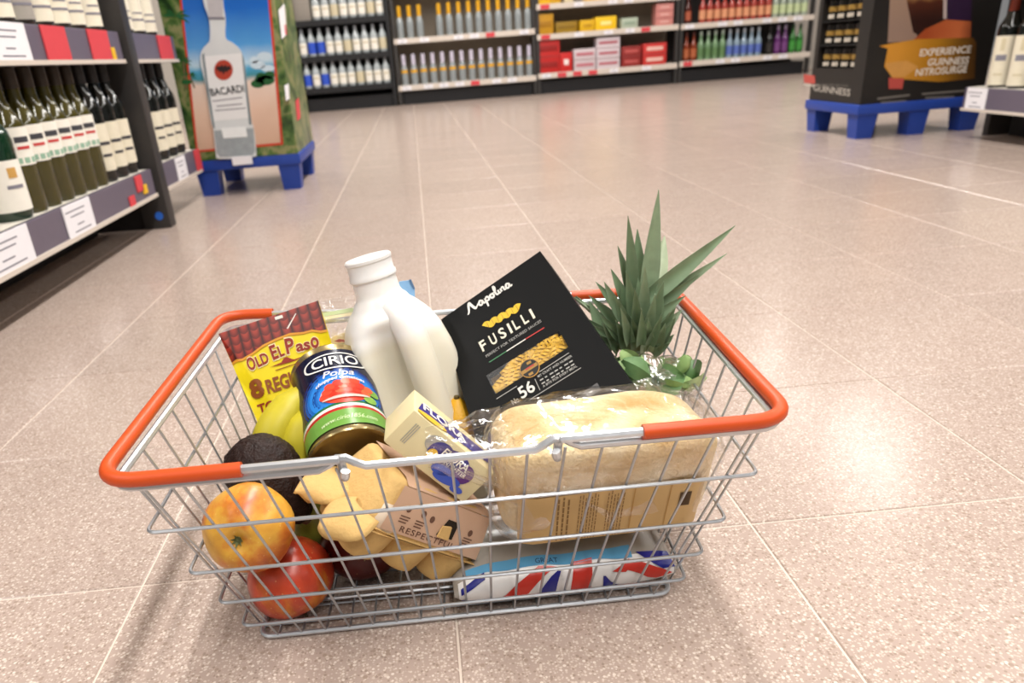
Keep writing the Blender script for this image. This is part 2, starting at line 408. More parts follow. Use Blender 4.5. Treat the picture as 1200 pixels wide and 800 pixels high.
# ------------------------------------------------------------------ far wall of shelving bays
YF, YB = 8.35, 8.80
def bay(label, x0, x1, shelves, mshelf, mrail, mpanel, mup, top=2.0, rail=.05, tags=True, toe=M_BLK, plinth=.12):
    t = thing('shelving_bay', label, 'shelving', ((x0+x1)/2, YF, 0)); cx = (x0+x1)/2; wd = x1-x0; ox, oy = cx, YF
    mb = MB(); mb.box((0, .44, top/2), (wd, .02, top)); mb.build('back_panel', mpanel, t, smooth=False)
    for sx in (-1, 1):
        mb = MB(); mb.box((sx*(wd/2-.018), .215, top/2), (.036, .43, top)) if sx*1 and mup is M_BLK else mb.box((sx*(wd/2-.015), .03, top/2), (.03, .05, top)); mb.build('upright', mup, t, smooth=False)
    mb = MB(); mb.box((0, .2, plinth/2), (wd-.08, .3, plinth)); mb.build('plinth', toe, t, smooth=False)
    for z in shelves:
        mb = MB(); mb.box((0, .22, z+rail-.012), (wd-.01 if mup is not M_BLK else wd-.075, .42, .024)); s = mb.build('shelf', mshelf, t, smooth=False)
        mb = MB(); mb.box((0, 0, z+rail/2), (wd-.01 if mup is not M_BLK else wd-.075, .016, rail), bev=.003); mb.build('price_rail', mrail, s, smooth=False)
        if tags:
            x = -wd/2+.09
            while x < wd/2-.09:
                g = tag_mesh(.09, rail*.8, random.choice((0, 0, 0, 0, 1))).build('price_tag', TAGM, s, smooth=False); g.location = (x, -.0105, z+rail/2); x += random.choice((.16, .22, .3, .34))
    return t
Z = lambda px, py: hy(px, py, YF).z
zA = [Z(402, 21), Z(422, 62), Z(415, 100)]
bay('black shelving bay packed with clear bottles wearing white labels', -1.13, -.17, [z-.055 for z in zA], M_BLK, M_BLK, M_DARKP, M_BLK, rail=.055, tags=False)
bay('pale shelving bay of silver bottles with yellow bands', -.15, 1.275, [.135, .565, 1.0], M_SHELF, M_RAILB, M_PANEL, M_POST)
bay('pale shelving bay stocked with red and yellow cartons', 1.285, 2.74, [.147, .505, .775, 1.15], M_SHELF, M_RAILB, M_PANEL, M_POST)
bay('dark framed shelving bay of red and coloured bottles', 2.755, 4.14, [.155, .50, .95], M_SHELF, M_RAILB, M_DARKP, M_POST)
# bay A bottles
M_LBLU = mat('label_blue', '#2b50c0', .5); M_LTAN = mat('label_tan', '#cabfa0', .6)
gA = 'clear bottles in the black shelving bay'
pw = bottle('spirit_bottle', 'clear bottle with white label in the black shelving bay', 'bottle', .25, .038, .014, .6, M_CLEAR, mat('cap_grey', '#8f9399', .4), M_PAPER, (.1, .5), .14, group=gA, marks=[(.6, .75, .8, M_LTAN)])
pb = bottle('spirit_bottle', 'clear bottle with blue label in the black shelving bay', 'bottle', .25, .038, .014, .6, M_CLEAR, mat('cap_grey', '#8f9399', .4), M_LBLU, (.1, .5), .14, group='blue labelled bottles in the black shelving bay')
pt = bottle('spirit_bottle', 'clear bottle with tan label in the black shelving bay', 'bottle', .25, .038, .014, .6, M_CLEAR, mat('cap_grey', '#8f9399', .4), M_LTAN, (.1, .5), .14, group='tan labelled bottles in the black shelving bay')
for row, z in enumerate(zA):
    for i in range(10):
        x = -1.05+.0885*i
        if row == 0 and i < 2: continue
        kind = pb if (row == 1 and i in (1, 2)) or (row == 2 and i in (0, 2)) else (pt if (i*3+row) % 4 == 0 else pw)
        place(kind, (x, YF+.05, z), 0, ORD[9-i]+' bottle from the pale bay, %s label, %s shelf of black bay' % ('blue' if kind is pb else 'tan' if kind is pt else 'white', ('top', 'middle', 'lowest')[row]), '%s labelled bottles on the %s black shelf' % ('blue' if kind is pb else 'tan' if kind is pt else 'white', ('top', 'middle', 'lowest')[row]))
bx_ = MB(); bx_.box((0, 0, .11), (.16, .2, .22), bev=.004); o = bx_.build('carton', mat('carton_grey', '#8c857c', .7), None); o.location = (-1.01, YF+.13, zA[0]); tag(o, 'plain grey carton on the top shelf of the black bay', 'carton')
# bay B bottles
M_YEL = mat('band_yellow', '#d9a21c', .45); M_LIL = mat('cap_lilac', '#c9c3d4', .4); M_SILV = mat('silver_glass', '#8f9698', .12, var=.2, vs=25, spec=.8)
by = bottle('liqueur_bottle', 'silver bottle with yellow neck on the upper pale shelf', 'bottle', .29, .034, .018, .5, M_SILV, M_YEL, M_SILV, None, .38, group='yellow necked bottles on the upper pale shelf')
bl = bottle('liqueur_bottle', 'silver bottle with lilac neck and yellow band, lower pale shelf', 'bottle', .285, .034, .018, .5, M_SILV, M_LIL, M_SILV, None, .34, extra=(.4, .5, M_YEL), group='lilac necked bottles on the lower pale shelf')
for i in range(14):
    x = -.07+.0985*i
    if i != 3: place(by, (x, YF+.05, .615), 0, ORD[i - (i > 3)]+' yellow necked silver bottle from the black bay, upper pale shelf')
    place(bl, (x, YF+.05, .185), 0, ORD[i]+' lilac necked silver bottle from the black bay, lower pale shelf')
# bay C cartons
def carton(label, x0, y0, x1, y1, z0, col, lab='#e8ddd2', panel=(.5, .5), dz=0, dep=.16, back=0, seams=0):
    q = lambda u, v: hy(600+u/3.3333, v/3.3333, YF+.02+back)
    a, b = q(x0, y1), q(x1, y0); wd = b.x-a.x; ht = (y1-y0)/3.3333*(q(x0, y0).z-q(x0, y0+10).z)/3.0
    t = thing('carton', label, 'carton', ((a.x+b.x)/2, YF+.02+back, z0+dz))
    M = mat('carton_'+col, col, .5); mb = MB(); mb.box((0, dep/2, ht/2), (wd, dep, ht), bev=.004); mb.build('box', M, t)
    if seams:
        for k_ in range(1, seams):
            mb = MB(); mb.box((0, -.0008, ht*k_/seams), (wd*.98, .002, .005)); mb.build('seam', mat('carton_seam', '#7a3a3a', .6), t, smooth=False)
    if panel:
        for k_ in range(max(1, seams)):
            mb = MB(); h1 = ht/max(1, seams); mb.box((0, -.001, h1*(k_+.5)), (wd*panel[0], .002, h1*panel[1]), bev=.0005); mb.build('printed_panel', mat('panel_'+lab, lab, .5), t)
    return ht
S3, S2, S1 = .197, .555, .825
carton('large red gift carton at the end of the lowest shelf', 100, 165, 186, 295, S3, '#b81f1c', '#8f1512', (.8, .35), seams=2)
carton('small red carton with a white round mark', 190, 215, 235, 290, S3, '#c01e1c', '#e8d8d4', (.4, .3))
carton('short pale pink carton pair on the lowest shelf', 243, 200, 327, 285, S3, '#c9bcc0', '#b9707a', (.8, .3), seams=2)
carton('tall pale pink carton stack on the lowest shelf', 331, 155, 422, 278, S3, '#cfc3c8', '#b05a66', (.8, .25), seams=3)
carton('dark red carton stack on the lowest shelf', 429, 190, 505, 270, S3, '#8a2420', '#b5504c', (.7, .3), seams=2)
carton('bright red carton stack with pale print', 511, 180, 604, 265, S3, '#c2302c', '#e2b4a8', (.7, .35), seams=2)
carton('tall mustard carton on the middle carton shelf', 95, 60, 161, 140, S2, '#b8860f', '#a0700a', (.8, .3))
carton('low mustard carton set back on the middle shelf', 171, 90, 255, 135, S2, '#a07f1e', '#8a6a14', (.8, .3), back=.08)
carton('narrow yellow carton on the middle carton shelf', 268, 88, 322, 132, S2, '#d6a90e', '#b98c08', (.6, .3))
carton('bright yellow bag shaped carton on the middle shelf', 326, 84, 408, 136, S2, '#e8bd12', '#f4e08a', (.5, .3))
carton('pale grey green tub carton on the middle shelf', 428, 76, 492, 116, S2, '#a9b5a2', '#8fa08c', (.7, .3))
carton('tall pink striped carton beside the bay post', 562, 22, 632, 108, S2, '#c9837c', '#e0b4aa', (.5, .2), seams=3)
for k_, (a, b, c) in enumerate(((100, 150, '#e0ae12'), (152, 190, '#c79a10'), (205, 240, '#cdbf9c'), (285, 350, '#d9a90f'), (352, 410, '#e4b81a'), (420, 520, '#caa318'))):
    carton(('yellow', 'deep yellow', 'cream', 'golden', 'bright yellow', 'wide ochre')[k_]+' carton on the upper carton shelf', a, -40, b, 18-12*k_/5, S1, c, '#b98a10', (.6, .3))
# bay D bottles
def dset(xs, z, col, capc, labc, label, H=.27, R=.033):
    g = label+' set on the %s dark shelf' % ('upper' if z > .4 else 'lower')
    pr = bottle('bottle', label, 'bottle', H, R, .013, .52, mat('glass_'+col, col, .12, spec=.7, var=.15), mat('cap_'+capc, capc, .4), mat('lab_'+labc, labc, .6), (.12, .42), .16, group=g)
    for i, x in enumerate(xs): place(pr, (x, YF+.05, z), 0, (ORD[i]+' ' if len(xs) > 1 else '')+label+' from the carton bay, %s dark shelf' % ('upper' if z > .4 else 'lower'), g)
stp = .0755; X0 = 2.84
dset([X0+stp*i for i in (0,)], .55, '#4a1a14', '#2a1410', '#a8553a', 'lone dark brown bottle first')
dset([X0+stp*i for i in range(2, 12)], .55, '#9c3a30', '#7a1f1a', '#d2926c', 'rose red bottle')
dset([X0+stp*i for i in range(12, 17)], .55, '#9aa596', '#a0423c', '#b9c79a', 'pale bottle with green label')
dset([X0+stp*i for i in (0, 1)], .205, '#7a3015', '#4a1c10', '#a85a34', 'amber bottle')
dset([X0+stp*i for i in range(2, 6)], .205, '#6f8f6a', '#9aa89a', '#587a4c', 'sage green bottle')
dset([X0+stp*i for i in range(6, 11)], .205, '#8296a6', '#9aa0a8', '#5268b0', 'clear bottle with blue label')
dset([X0+stp*i for i in (11.6,)], .205, '#14110f', '#14110f', '#2a2522', 'lone black bottle away')
dset([X0+stp*i for i in (12.7, 13.7)], .205, '#5a2a62', '#8a7a90', '#6e3a76', 'purple bottle')
dset([X0+stp*i for i in (14.8, 15.8)], .205, '#2c6a2a', '#1d3a1c', '#3a8a34', 'bright green bottle')
# ------------------------------------------------------------------ side shelving runs
def side_run(label, X, ya, yb, zs, sgn, rail_h=.084, dep=.42, plinth=True, tags=()):
    """run along y; sgn=-1: shelf extends to -x (faces +x)"""
    t = thing('shelving_run', label, 'shelving', (X, (ya+yb)/2, 0)); L_ = yb-ya; yc = (ya+yb)/2
    mb = MB(); mb.box((sgn*(dep+.01), 0, 1.0), (.02, L_, 2.0)); mb.build('back_panel', M_DARKP, t, smooth=False)
    mb = MB(); mb.box((sgn*(dep*.5+.1), 0, .035), (dep-.2, L_-.02, .07)); mb.build('plinth', M_DARKP, t, smooth=False)
    for z in zs:
        mb = MB(); mb.box((sgn*dep/2, 0, z+rail_h-.012), (dep, L_, .024)); s = mb.build('shelf', M_SHELF, t, smooth=False)
        mb = MB(); mb.box((0, 0, z+rail_h/2), (.014, L_, rail_h), bev=.003); mb.build('price_rail', M_RAILP, s, smooth=False)
        mb = MB(); mb.box((-sgn*.002, 0, z+.006), (.02, L_, .01)); mb.build('rail_lip', M_RAILB, s, smooth=False)
        for (zz, y0, y1, mi, zf0, zf1) in tags:
            if abs(zz-z) < .01:
                w_ = y1-y0; g = tag_mesh(w_, rail_h*(zf1-zf0), mi).build('price_tag', TAGM, s, smooth=False)
                g.location = (-sgn*.0095, (y0+y1)/2-yc, z+rail_h*(zf0+zf1)/2); g.rotation_euler = (0, 0, math.pi/2 if sgn < 0 else -math.pi/2)
    return t
XL = -.84; zl, zu = .103, .485
Y_ = lambda px, py: hx(px, py, XL).y
tgs = [(zl, Y_(0, 300)-.09, Y_(33, 290), 0, .05, 1), (zl, Y_(72, 262), Y_(104, 250), 0, .05, 1), (zl, Y_(145, 225), Y_(152, 225), 1, .0, .45), (zl, Y_(155, 215), Y_(163, 215), 1, .45, .98), (zl, Y_(163, 218), Y_(168, 218), 2, .3, .6),
       (zu, Y_(0, 55)-.06, Y_(28, 52), 0, .03, 1), (zu, Y_(47, 52), Y_(75, 52), 1, .05, 1), (zu, Y_(101, 52), Y_(124, 52), 1, .05, 1), (zu, Y_(125, 58), Y_(130, 58), 2, .1, .5)]
side_run('plum railed wine shelving with yellow green wine bottles', XL, .75, 2.49, [zl, zu, .98], -1, tags=tgs)
side_run('short plum railed shelving between grey post and rum display', XL, 2.59, 3.05, [zl, zu, .98], -1, tags=[(zl, Y_(203, 195), Y_(214, 190), 0, .05, 1), (zl, Y_(226, 188), Y_(232, 185), 1, .05, 1), (zu, Y_(182, 52), Y_(197, 52), 1, .05, 1)])
t = thing('shelf_post', 'dark grey steel shelving post with a blue floor dot', 'post', (-.87, 2.54, 0))
mb = MB(); mb.box((.01, 0, 1.0), (.085, .06, 2.0), bev=.004); mb.build('column', M_POST, t)
mb = MB(); mb.prism([(-.03, -.02, 0), (-.2, -.02, 0), (-.2, -.02, .06), (-.03, -.02, .1)], (0, 1, 0), .04); mb.build('foot_bracket', M_DARKP, t, smooth=False)
mb = MB(); mb.lathe([(.0001, 0), (.013, 0), (.013, .002), (.0001, .002)], 16, Matrix.Translation((.022, -.03, .04)) @ Matrix.Rotation(math.pi/2, 4, 'X')); mb.build('blue_dot', mat('dot_blue', '#2a66c8', .5), t)
M_WW = mat('yellow_green_glass', '#3d380b', .1, var=.3, vs=25, spec=.8); M_RW = mat('black_green_glass', '#0d0f0c', .08, spec=.7); M_SPK = mat('bottle_green_glass', '#0f2e1c', .07, var=.2, spec=.8)
M_CAPD = mat('cap_dark', '#1b1716', .4); M_CAPG = mat('cap_gold', '#8a6a22', .4, metal=.4)
M_INK = mat('print_dark', '#3a3a40', .6); M_RED = mat('print_red', '#c23a3a', .6); M_GRN = mat('print_sage', '#8fb09a', .6); M_GOLD = mat('print_gold', '#c79a52', .5)
gW = 'yellow green wine bottles in a row on the low shelf'
ww = bottle('wine_bottle', 'yellow green white wine bottle with white label on low shelf', 'bottle', .30, .037, .0145, .58, M_WW, mat('cap_umber', '#2a1e10', .4), M_PAPER, (.34, .60), .15, group=gW, n=20, marks=[(.05, .2, 1.7, M_GRN), (.42, .5, .4, M_RED), (.6, .75, .45, M_INK)])
zS = zl+.084
for i, y in enumerate((1.80, 1.876, 1.952, 2.028, 2.104, 2.18)): place(ww, (-.885, y, zS), math.radians(62), ORD[i]+' yellow green wine bottle from the dark sparkling wine bottle, low shelf')
for i, y in enumerate((1.78, 1.87, 1.96, 2.05, 2.14)): dup(ww, (-.975, y, zS), math.radians(62), ORD[i]+' yellow green wine bottle of the row behind, from sparkling bottle', 'yellow green wine bottles in the second row', skip=('label',))
rw = bottle('wine_bottle', 'dark red wine bottle with cream label beside the grey post', 'bottle', .305, .037, .0145, .6, M_RW, M_CAPD, mat('label_cream', '#ddd5bf', .6), (.1, .5), .17, group='dark wine bottles near the grey post', n=20, marks=[(.55, .62, .5, M_INK), (.3, .36, .4, M_INK)])
for i, y in enumerate((2.43, 2.345, 2.255)): place(rw, (-.885, y, zS), math.radians(62), ORD[i]+' dark wine bottle from the grey post, beside yellow green bottles')
for i, y in enumerate((2.66, 2.76, 2.86, 2.96)): dup(rw, (-.885, y, zS), math.radians(58), ORD[i]+' cream labelled dark bottle past the grey post towards rum display', 'dark wine bottles between the post and the rum display')
sp_ = bottle('sparkling_wine_bottle', 'dark green sparkling wine bottle with white crest label', 'bottle', .32, .045, .016, .5, M_SPK, M_SPK, M_PAPER, (.06, .38), .1, n=24, marks=[(.66, .86, .22, M_GOLD), (.45, .52, .4, M_TAGI)])
sp_.location = (-.888, 1.712, zS); sp_.rotation_euler = (0, 0, math.radians(62)); USED.add(sp_.name)
uw = bottle('wine_bottle', 'wine bottle with tall cream label on the higher shelf', 'bottle', .31, .038, .0145, .62, M_RW, M_CAPD, mat('label_ivory', '#e6dfcb', .6), (.04, .5), .17, group='wine bottles on the higher plum shelf', n=20, marks=[(.2, .24, .7, M_TAGI), (.34, .37, .5, M_TAGI)])
zU = zu+.084
for i, y in enumerate((2.42, 2.30, 2.20, 2.10, 1.90, 1.80)): place(uw, (-.885, y, zU), math.radians(62), ORD[i]+' cream labelled wine bottle from the grey post, higher shelf')
ug = dup(uw, (-.885, 2.0, zU), math.radians(62), 'wine bottle with grey label on the higher shelf', None)
ug.pop('group', None)
for c in ug.children:
    if c.name.startswith('label'): c.data = c.data.copy(); c.data.materials[0] = mat('label_grey', '#9d9890', .6)
for i, y in enumerate((2.68, 2.80, 2.92)): dup(uw, (-.885, y, zU), math.radians(58), ORD[i]+' wine bottle past the grey post on the higher shelf', 'wine bottles on the higher shelf beyond the post')
# right hand run
XR = 2.125
side_run('plum railed wine shelving beside the stout display', XR, 1.9, 3.0, [.105, .52, .98], 1, tags=[(.105, 2.87, 2.98, 0, .02, 1), (.105, 2.3, 2.4, 0, .05, 1)])
rr = bottle('wine_bottle', 'dark wine bottle with big cream label beside the stout display', 'bottle', .31, .038, .0145, .62, M_RW, mat('cap_rust', '#7a2f1c', .4), mat('label_cream', '#ddd5bf', .6), (.03, .56), .2, group='dark wine bottles beside the stout display', n=20, marks=[(.5, .62, .45, M_TAGI), (.7, .95, .18, M_LTAN), (.2, .24, .4, M_LTAN)])
for i, y in enumerate((2.9, 2.8, 2.7, 2.6, 2.5)): place(rr, (XR+.05, y, .189), math.radians(-55), ORD[i]+' cream labelled dark wine bottle from the stout display')
mb = MB(); mb.box((XR+.30, 3.03, 1.0), (.34, .03, 2.0), bev=.003); o = mb.build('shelf_end_panel', M_POST, None); tag(o, 'dark grey end panel closing the wine shelving beside stout display', 'panel')
# ------------------------------------------------------------------ plastic pallets
def pallet(label, x0, x1, y0, y1, h=.135):
    t = thing('display_pallet', label, 'pallet', ((x0+x1)/2, (y0+y1)/2, 0)); a, b = (x1-x0)/2, (y1-y0)/2
    mb = MB(); mb.box((0, 0, h-.02), (2*a, 2*b, .04), bev=.006); mb.build('deck', M_BLUE, t)
    for sx in (-1, 0, 1) if a > .25 else (-1, 1):
        for sy in (-1, 0, 1) if b > .25 else (-1, 1):
            mb = MB(); w1, w2 = .034, .042; cx, cy_ = sx*(a-.05), sy*(b-.05)
            mb.hexa([(cx-w1, cy_-w1, 0), (cx+w1, cy_-w1, 0), (cx+w1, cy_+w1, 0), (cx-w1, cy_+w1, 0)], [(cx-w2, cy_-w2, h-.038), (cx+w2, cy_-w2, h-.038), (cx+w2, cy_+w2, h-.038), (cx-w2, cy_+w2, h-.038)])
            mb.build('foot', M_BLUE, t, smooth=False)
    return t
BX0, BX1, BY0, BY1, PH = -.885, -.465, 3.12, 3.62, .135
pallet('blue plastic pallet under the tropical rum display', BX0, BX1, BY0, BY1)
# ------------------------------------------------------------------ rum display
def leafy(name, cols, sc):
    mt, t, b, N, L = nt(name); tc = N('ShaderNodeTexCoord'); v = N('ShaderNodeTexVoronoi'); v.inputs['Scale'].default_value = sc
    nz = N('ShaderNodeTexNoise'); nz.inputs['Scale'].default_value = sc*.6; nz.inputs['Detail'].default_value = 5; L(tc.outputs['Object'], nz.inputs['Vector'])
    L(nz.outputs['Color'], v.inputs['Vector']); v.inputs['Scale'].default_value = 6
    cr = N('ShaderNodeValToRGB'); el = cr.color_ramp.elements
    while len(el) < len(cols): el.new(.5)
    for i, (e, c) in enumerate(zip(el, cols)): e.position = i/(len(cols)-1)*.8; e.color = lin(c)
    L(v.outputs['Distance'], cr.inputs[0]); L(cr.outputs[0], b.inputs['Base Color']); b.inputs['Roughness'].default_value = .35; return mt
M_LEAFP = leafy('printed_foliage', ['#0a1c0a', '#1b3816', '#345424', '#527036', '#8a8a5c'], 12)
PB = Pl((0, BY0-.001, 0), (0, -1, 0), (1, 0, 0))
t = thing('rum_display', 'tall printed rum display stand with beach poster on blue pallet', 'display stand', ((BX0+BX1)/2, (BY0+BY1)/2, PH)); RUM = t
mb = MB(); mb.box(((BX0+BX1)/2, (BY0+BY1)/2, PH+.6), (BX1-BX0-.01, BY1-BY0-.002, 1.2), bev=.004); body = mb.build('display_box', M_LEAFP, t, world=True)
sky = ramp_mat('poster_beach', [(0, '#c9a48c'), (.18, '#dcbba6'), (.33, '#e3cdbf'), (.362, '#3f8a98'), (.40, '#4d9fc6'), (.43, '#b9d3e2'), (.52, '#4f98d6'), (.70, '#1264c0'), (1, '#0c4fae')], 'Y', .18, .85, .3, noise=.06, ns=9)
q = lambda *a: list(a)
pprint_(PB, [q((196, -130), (306, -130), (332, 169.5), (230, 178.5))], mat('poster_red_edge', '#c8402a', .4), t, .0006, 'poster_border')
pprint_(PB, [q((200, -125), (303, -125), (329, 167), (232, 176))], sky, t, .0012, 'poster')
M_PALM = mat('poster_palm', '#1f5a2e', .4, var=.3, vs=200); M_CLD = mat('poster_cloud', '#c6d9e6', .4, var=.05)
for cx, cy_, rx, ry in ((310, 66, 9, 5), (302, 76, 9, 5), (314, 80, 8, 4), (298, 70, 5, 4)): pprint_(PB, [ell(cx, cy_, rx, ry, 14)], M_CLD, t, .0015, 'cloud_print')
for cx, cy_, rx, ry in ((310, 94, 12, 6), (302, 98, 8, 5), (316, 88, 6, 5), (306, 90, 6, 5), (219, 96, 6, 3)): pprint_(PB, [ell(cx, cy_, rx, ry, 14)], M_PALM, t, .0018, 'bush_print')
for (bx, by, s) in ((214, 72, 1), (222, 88, .8), (206, 20, 1.5)):
    fr = []
    for a in (-2.9, -2.3, -1.6, -.8, -.2, .4): 
        x1, y1 = bx+12*s*math.cos(a), by+9*s*math.sin(a)+2; fr.append([(bx, by-1), ((bx+x1)/2, (by+y1)/2-2.5*s), (x1, y1), ((bx+x1)/2, (by+y1)/2)])
    pprint_(PB, fr, M_PALM, t, .0019, 'palm_print')
pprint_(PB, [q((214, 72), (216, 72), (220, 104), (217, 104)), q((222, 88), (223.5, 88), (229, 103), (227, 103))], mat('poster_trunk', '#6b5a3c', .5), t, .0017, 'palm_trunk_print')
# flat bottle cut-out standing proud of the poster
cut = thing('bottle_cutout', 'giant flat cardboard rum bottle fixed on the beach poster', 'cutout', PB.hit(275, 180)+V((0, -.004, 0)))
sil = [(238, 0), (238, -40), (262, -40), (261, 0), (264, 22), (264, 44), (272, 50), (281, 58), (286, 72), (289, 100), (294, 140), (297, 150), (300, 178), (296, 184), (258, 186), (253, 180), (250, 152), (247, 140), (241, 100), (235, 74), (236, 60), (242, 52), (246, 46), (245, 22)]
PC = Pl((0, BY0-.012, 0), (0, -1, 0), (1, 0, 0))
sil = [(v.x, v.y) for v in catmull([V((a, b, 0)) for a, b in sil], 3, True)]
mb = MB(); mb.prism([PC.hit(*p_) for p_ in sil], (0, 1, 0), .008)
cb = mb.build('cutout_board', mat('bottle_print_glass', '#d3d8da', .25, var=.08, vs=15), cut, smooth=False, world=True)
pprint_(PC, [q((238, -40), (262, -40), (261, 20), (245, 20))], mat('bottle_print_cap', '#b9b6ba', .3, var=.1), cut, .0008, 'cap_print')
pprint_(PC, [q((244, 20), (263, 20), (263.5, 23), (244.5, 23))], M_TAGI, cut, .0012, 'cap_ring_print')
pprint_(PC, [q((239, 66), (284, 62), (287, 92), (292, 138), (249, 142), (243, 104))], mat('bottle_print_label', '#e4e5e6', .4, var=.03), cut, .0008, 'label_print')
pprint_(PC, [q((251, 153), (297, 150), (299, 177), (296, 182), (258, 184), (254, 179))], mat('bottle_print_base', '#98a0a4', .2, var=.25, vs=40), cut, .0008, 'base_print')
pprint_(PC, [q((259, 150), (288, 148), (290, 160), (262, 162))], mat('bottle_print_shine', '#e9edee', .2), cut, .0012, 'shine_print')
pprint_(PC, [q((237, 64), (239, 62), (245, 106), (252, 150), (250, 150), (242, 104)), q((283, 60), (286, 70), (295, 146), (292, 146))], mat('bottle_print_edge', '#6f7d84', .3), cut, .001, 'edge_shade_print')
pprint_(PC, [ell(262, 82, 11, 12, 24)], mat('emblem_red', '#b0402e', .4), cut, .0016, 'emblem')
bat = [(262, 78), (264, 75.5), (266, 78), (269.5, 77), (271, 82), (268, 82), (266.5, 85), (264, 83.5), (262, 88), (260, 83.5), (257.5, 85), (256, 82), (253, 82), (254.5, 77), (258, 78), (260, 75.5)]
pprint_(PC, [bat], mat('emblem_dark', '#2a1a1a', .5), cut, .002, 'emblem_figure')
ptext(PC, 'BACARDI', (247.5, 112.5), (287, 107.5), 8.5, mat('brand_ink', '#22252c', .5), cut, .0016, bold=.02)
for a, b in (((249, 118), (284, 113.5)), ((254, 124), (284, 121)), ((252, 129), (288, 126))):
    pprint_(PC, [[a, b, (b[0]+.1, b[1]+1.2), (a[0]+.1, a[1]+1.2)]], M_TAGI, cut, .0014, 'fine_print')
mb = MB(); mb.box((.0, -.001, 0), (.075, .012, .03)); o = mb.build('base_tab', M_TAGW, cut); o.location = PC.hit(284, 188)-cut.location
# side of the display: printed tags
PS = Pl((BX1-.004, 0, 0), (1, 0, 0), (0, -1, 0))
for p4 in ([(326, 12), (333, 4), (336, 40), (330, 46)], [(333, 100), (338, 98), (339, 116), (335, 118)]): pprint_(PS, [p4], M_TAGW, t, .0008, 'white_panel_print')
pprint_(PS, [[(346, 118), (350, 114), (352, 138), (348, 142)], [(333, 30), (334.5, 28), (336, 40), (334, 41)]], M_TAGR, t, .0011, 'red_flower_print')
# ------------------------------------------------------------------ stout display
GX0, GX1, GY0, GY1 = 1.815, 2.36, 3.2, 3.66
pallet('blue plastic pallet under the black stout display', GX0, GX1, GY0, GY1, .135)
M_GBK = mat('stout_card', '#1c1917', .45, var=.1); M_GIN = mat('stout_inner', '#0d0c0b', .6)
t = thing('stout_display', 'black stout display stand with gold banner and stacked cans', 'display stand', ((GX0+GX1)/2, (GY0+GY1)/2, PH))
gx0, gx1, gy0, gy1 = GX0+.012, GX1-.01, GY0+.012, GY1-.012; zt = 1.35; wy0, wy1, wz0 = gy0+.085, gy1-.035, PH+.135
mb = MB(); mb.box(((gx0+gx1)/2+.06, (gy0+gy1)/2, (PH+zt)/2), (gx1-gx0-.12, gy1-gy0, zt-PH)); mb.build('display_box', M_GBK, t, smooth=False, world=True)
for (ya, yb, za, zb, nm) in ((gy0, wy0, PH, zt, 'side_panel'), (wy1, gy1, PH, zt, 'side_panel'), (wy0, wy1, PH, wz0, 'lower_panel')):
    mb = MB(); mb.box((gx0+.06, (ya+yb)/2, (za+zb)/2), (.12, yb-ya, zb-za)); mb.build(nm, M_GBK, t, smooth=False, world=True)
pitch = .094
for k_ in range(1, 8):
    mb = MB(); mb.box((gx0+.06, (wy0+wy1)/2, wz0+k_*pitch*1.0-.003), (.118, wy1-wy0-.002, .004)); mb.build('tray', M_GIN, t, smooth=False, world=True)
can = thing('stout_can', 'small black stout can with gold band in the display', 'can', (0, 0, 0), 0, 'stout cans stacked in the black display')
mb = MB(); mb.lathe([(.028, 0), (.033, .004), (.033, .076), (.026, .084), (.026, .087)], 14); mb.build('can_body', mat('stout_black', '#15120f', .25), can)
mb = MB(); mb.lathe([(.0336, .035), (.0336, .054)], 14, cap=False); mb.build('gold_band', mat('stout_gold', '#9a7a3a', .35, metal=.3, var=.4, vs=90), can)
mb = MB(); mb.lathe([(.0338, .008), (.0338, .024)], 8, cap=False, arc=(math.pi-.8, math.pi+.8)); mb.build('white_mark', mat('stout_white', '#b9b0a2', .5, var=.4, vs=80), can)
ncol = 4; cw = (wy1-wy0)/ncol; first = True
for k_ in range(7):
    for j in range(ncol):
        loc = (gx0+.045, wy0+cw*(j+.5), wz0+k_*pitch+.0005)
        lb = ORD[j]+' stout can from the gold banner, '+ORD[k_]+' row up in display'
        if first: can.location = loc; first = False; can['label'] = lb
        else: dup(can, loc, 0, lb)
PGL = Pl((gx0, 0, 0), (-1, 0, 0), (0, -1, 0)); PGF = Pl((0, gy0, 0), (0, -1, 0), (1, 0, 0))
M_GTX = mat('stout_letter', '#b3aca2', .5)
ptext(PGL, 'GUINNESS', (953, 106), (996, 112.5), 7.5, M_GTX, t, .001, bold=.01)
ptext(PGL, 'GUINNESS', (953, 99.5), (994, 102), 2.6, mat('stout_letter_dim', '#6d6862', .5), t, .001)
pprint_(PGL, [[(942, 87), (955, 88.5), (955.5, 98.5), (942.5, 97)]], mat('stout_flash', '#b34a42', .5), t, .0008, 'flash_print')
pprint_(PGL, [[(942.5, 98), (955, 99.5), (955, 101.5), (942.5, 100)]], M_GTX, t, .0008, 'flash_strip')
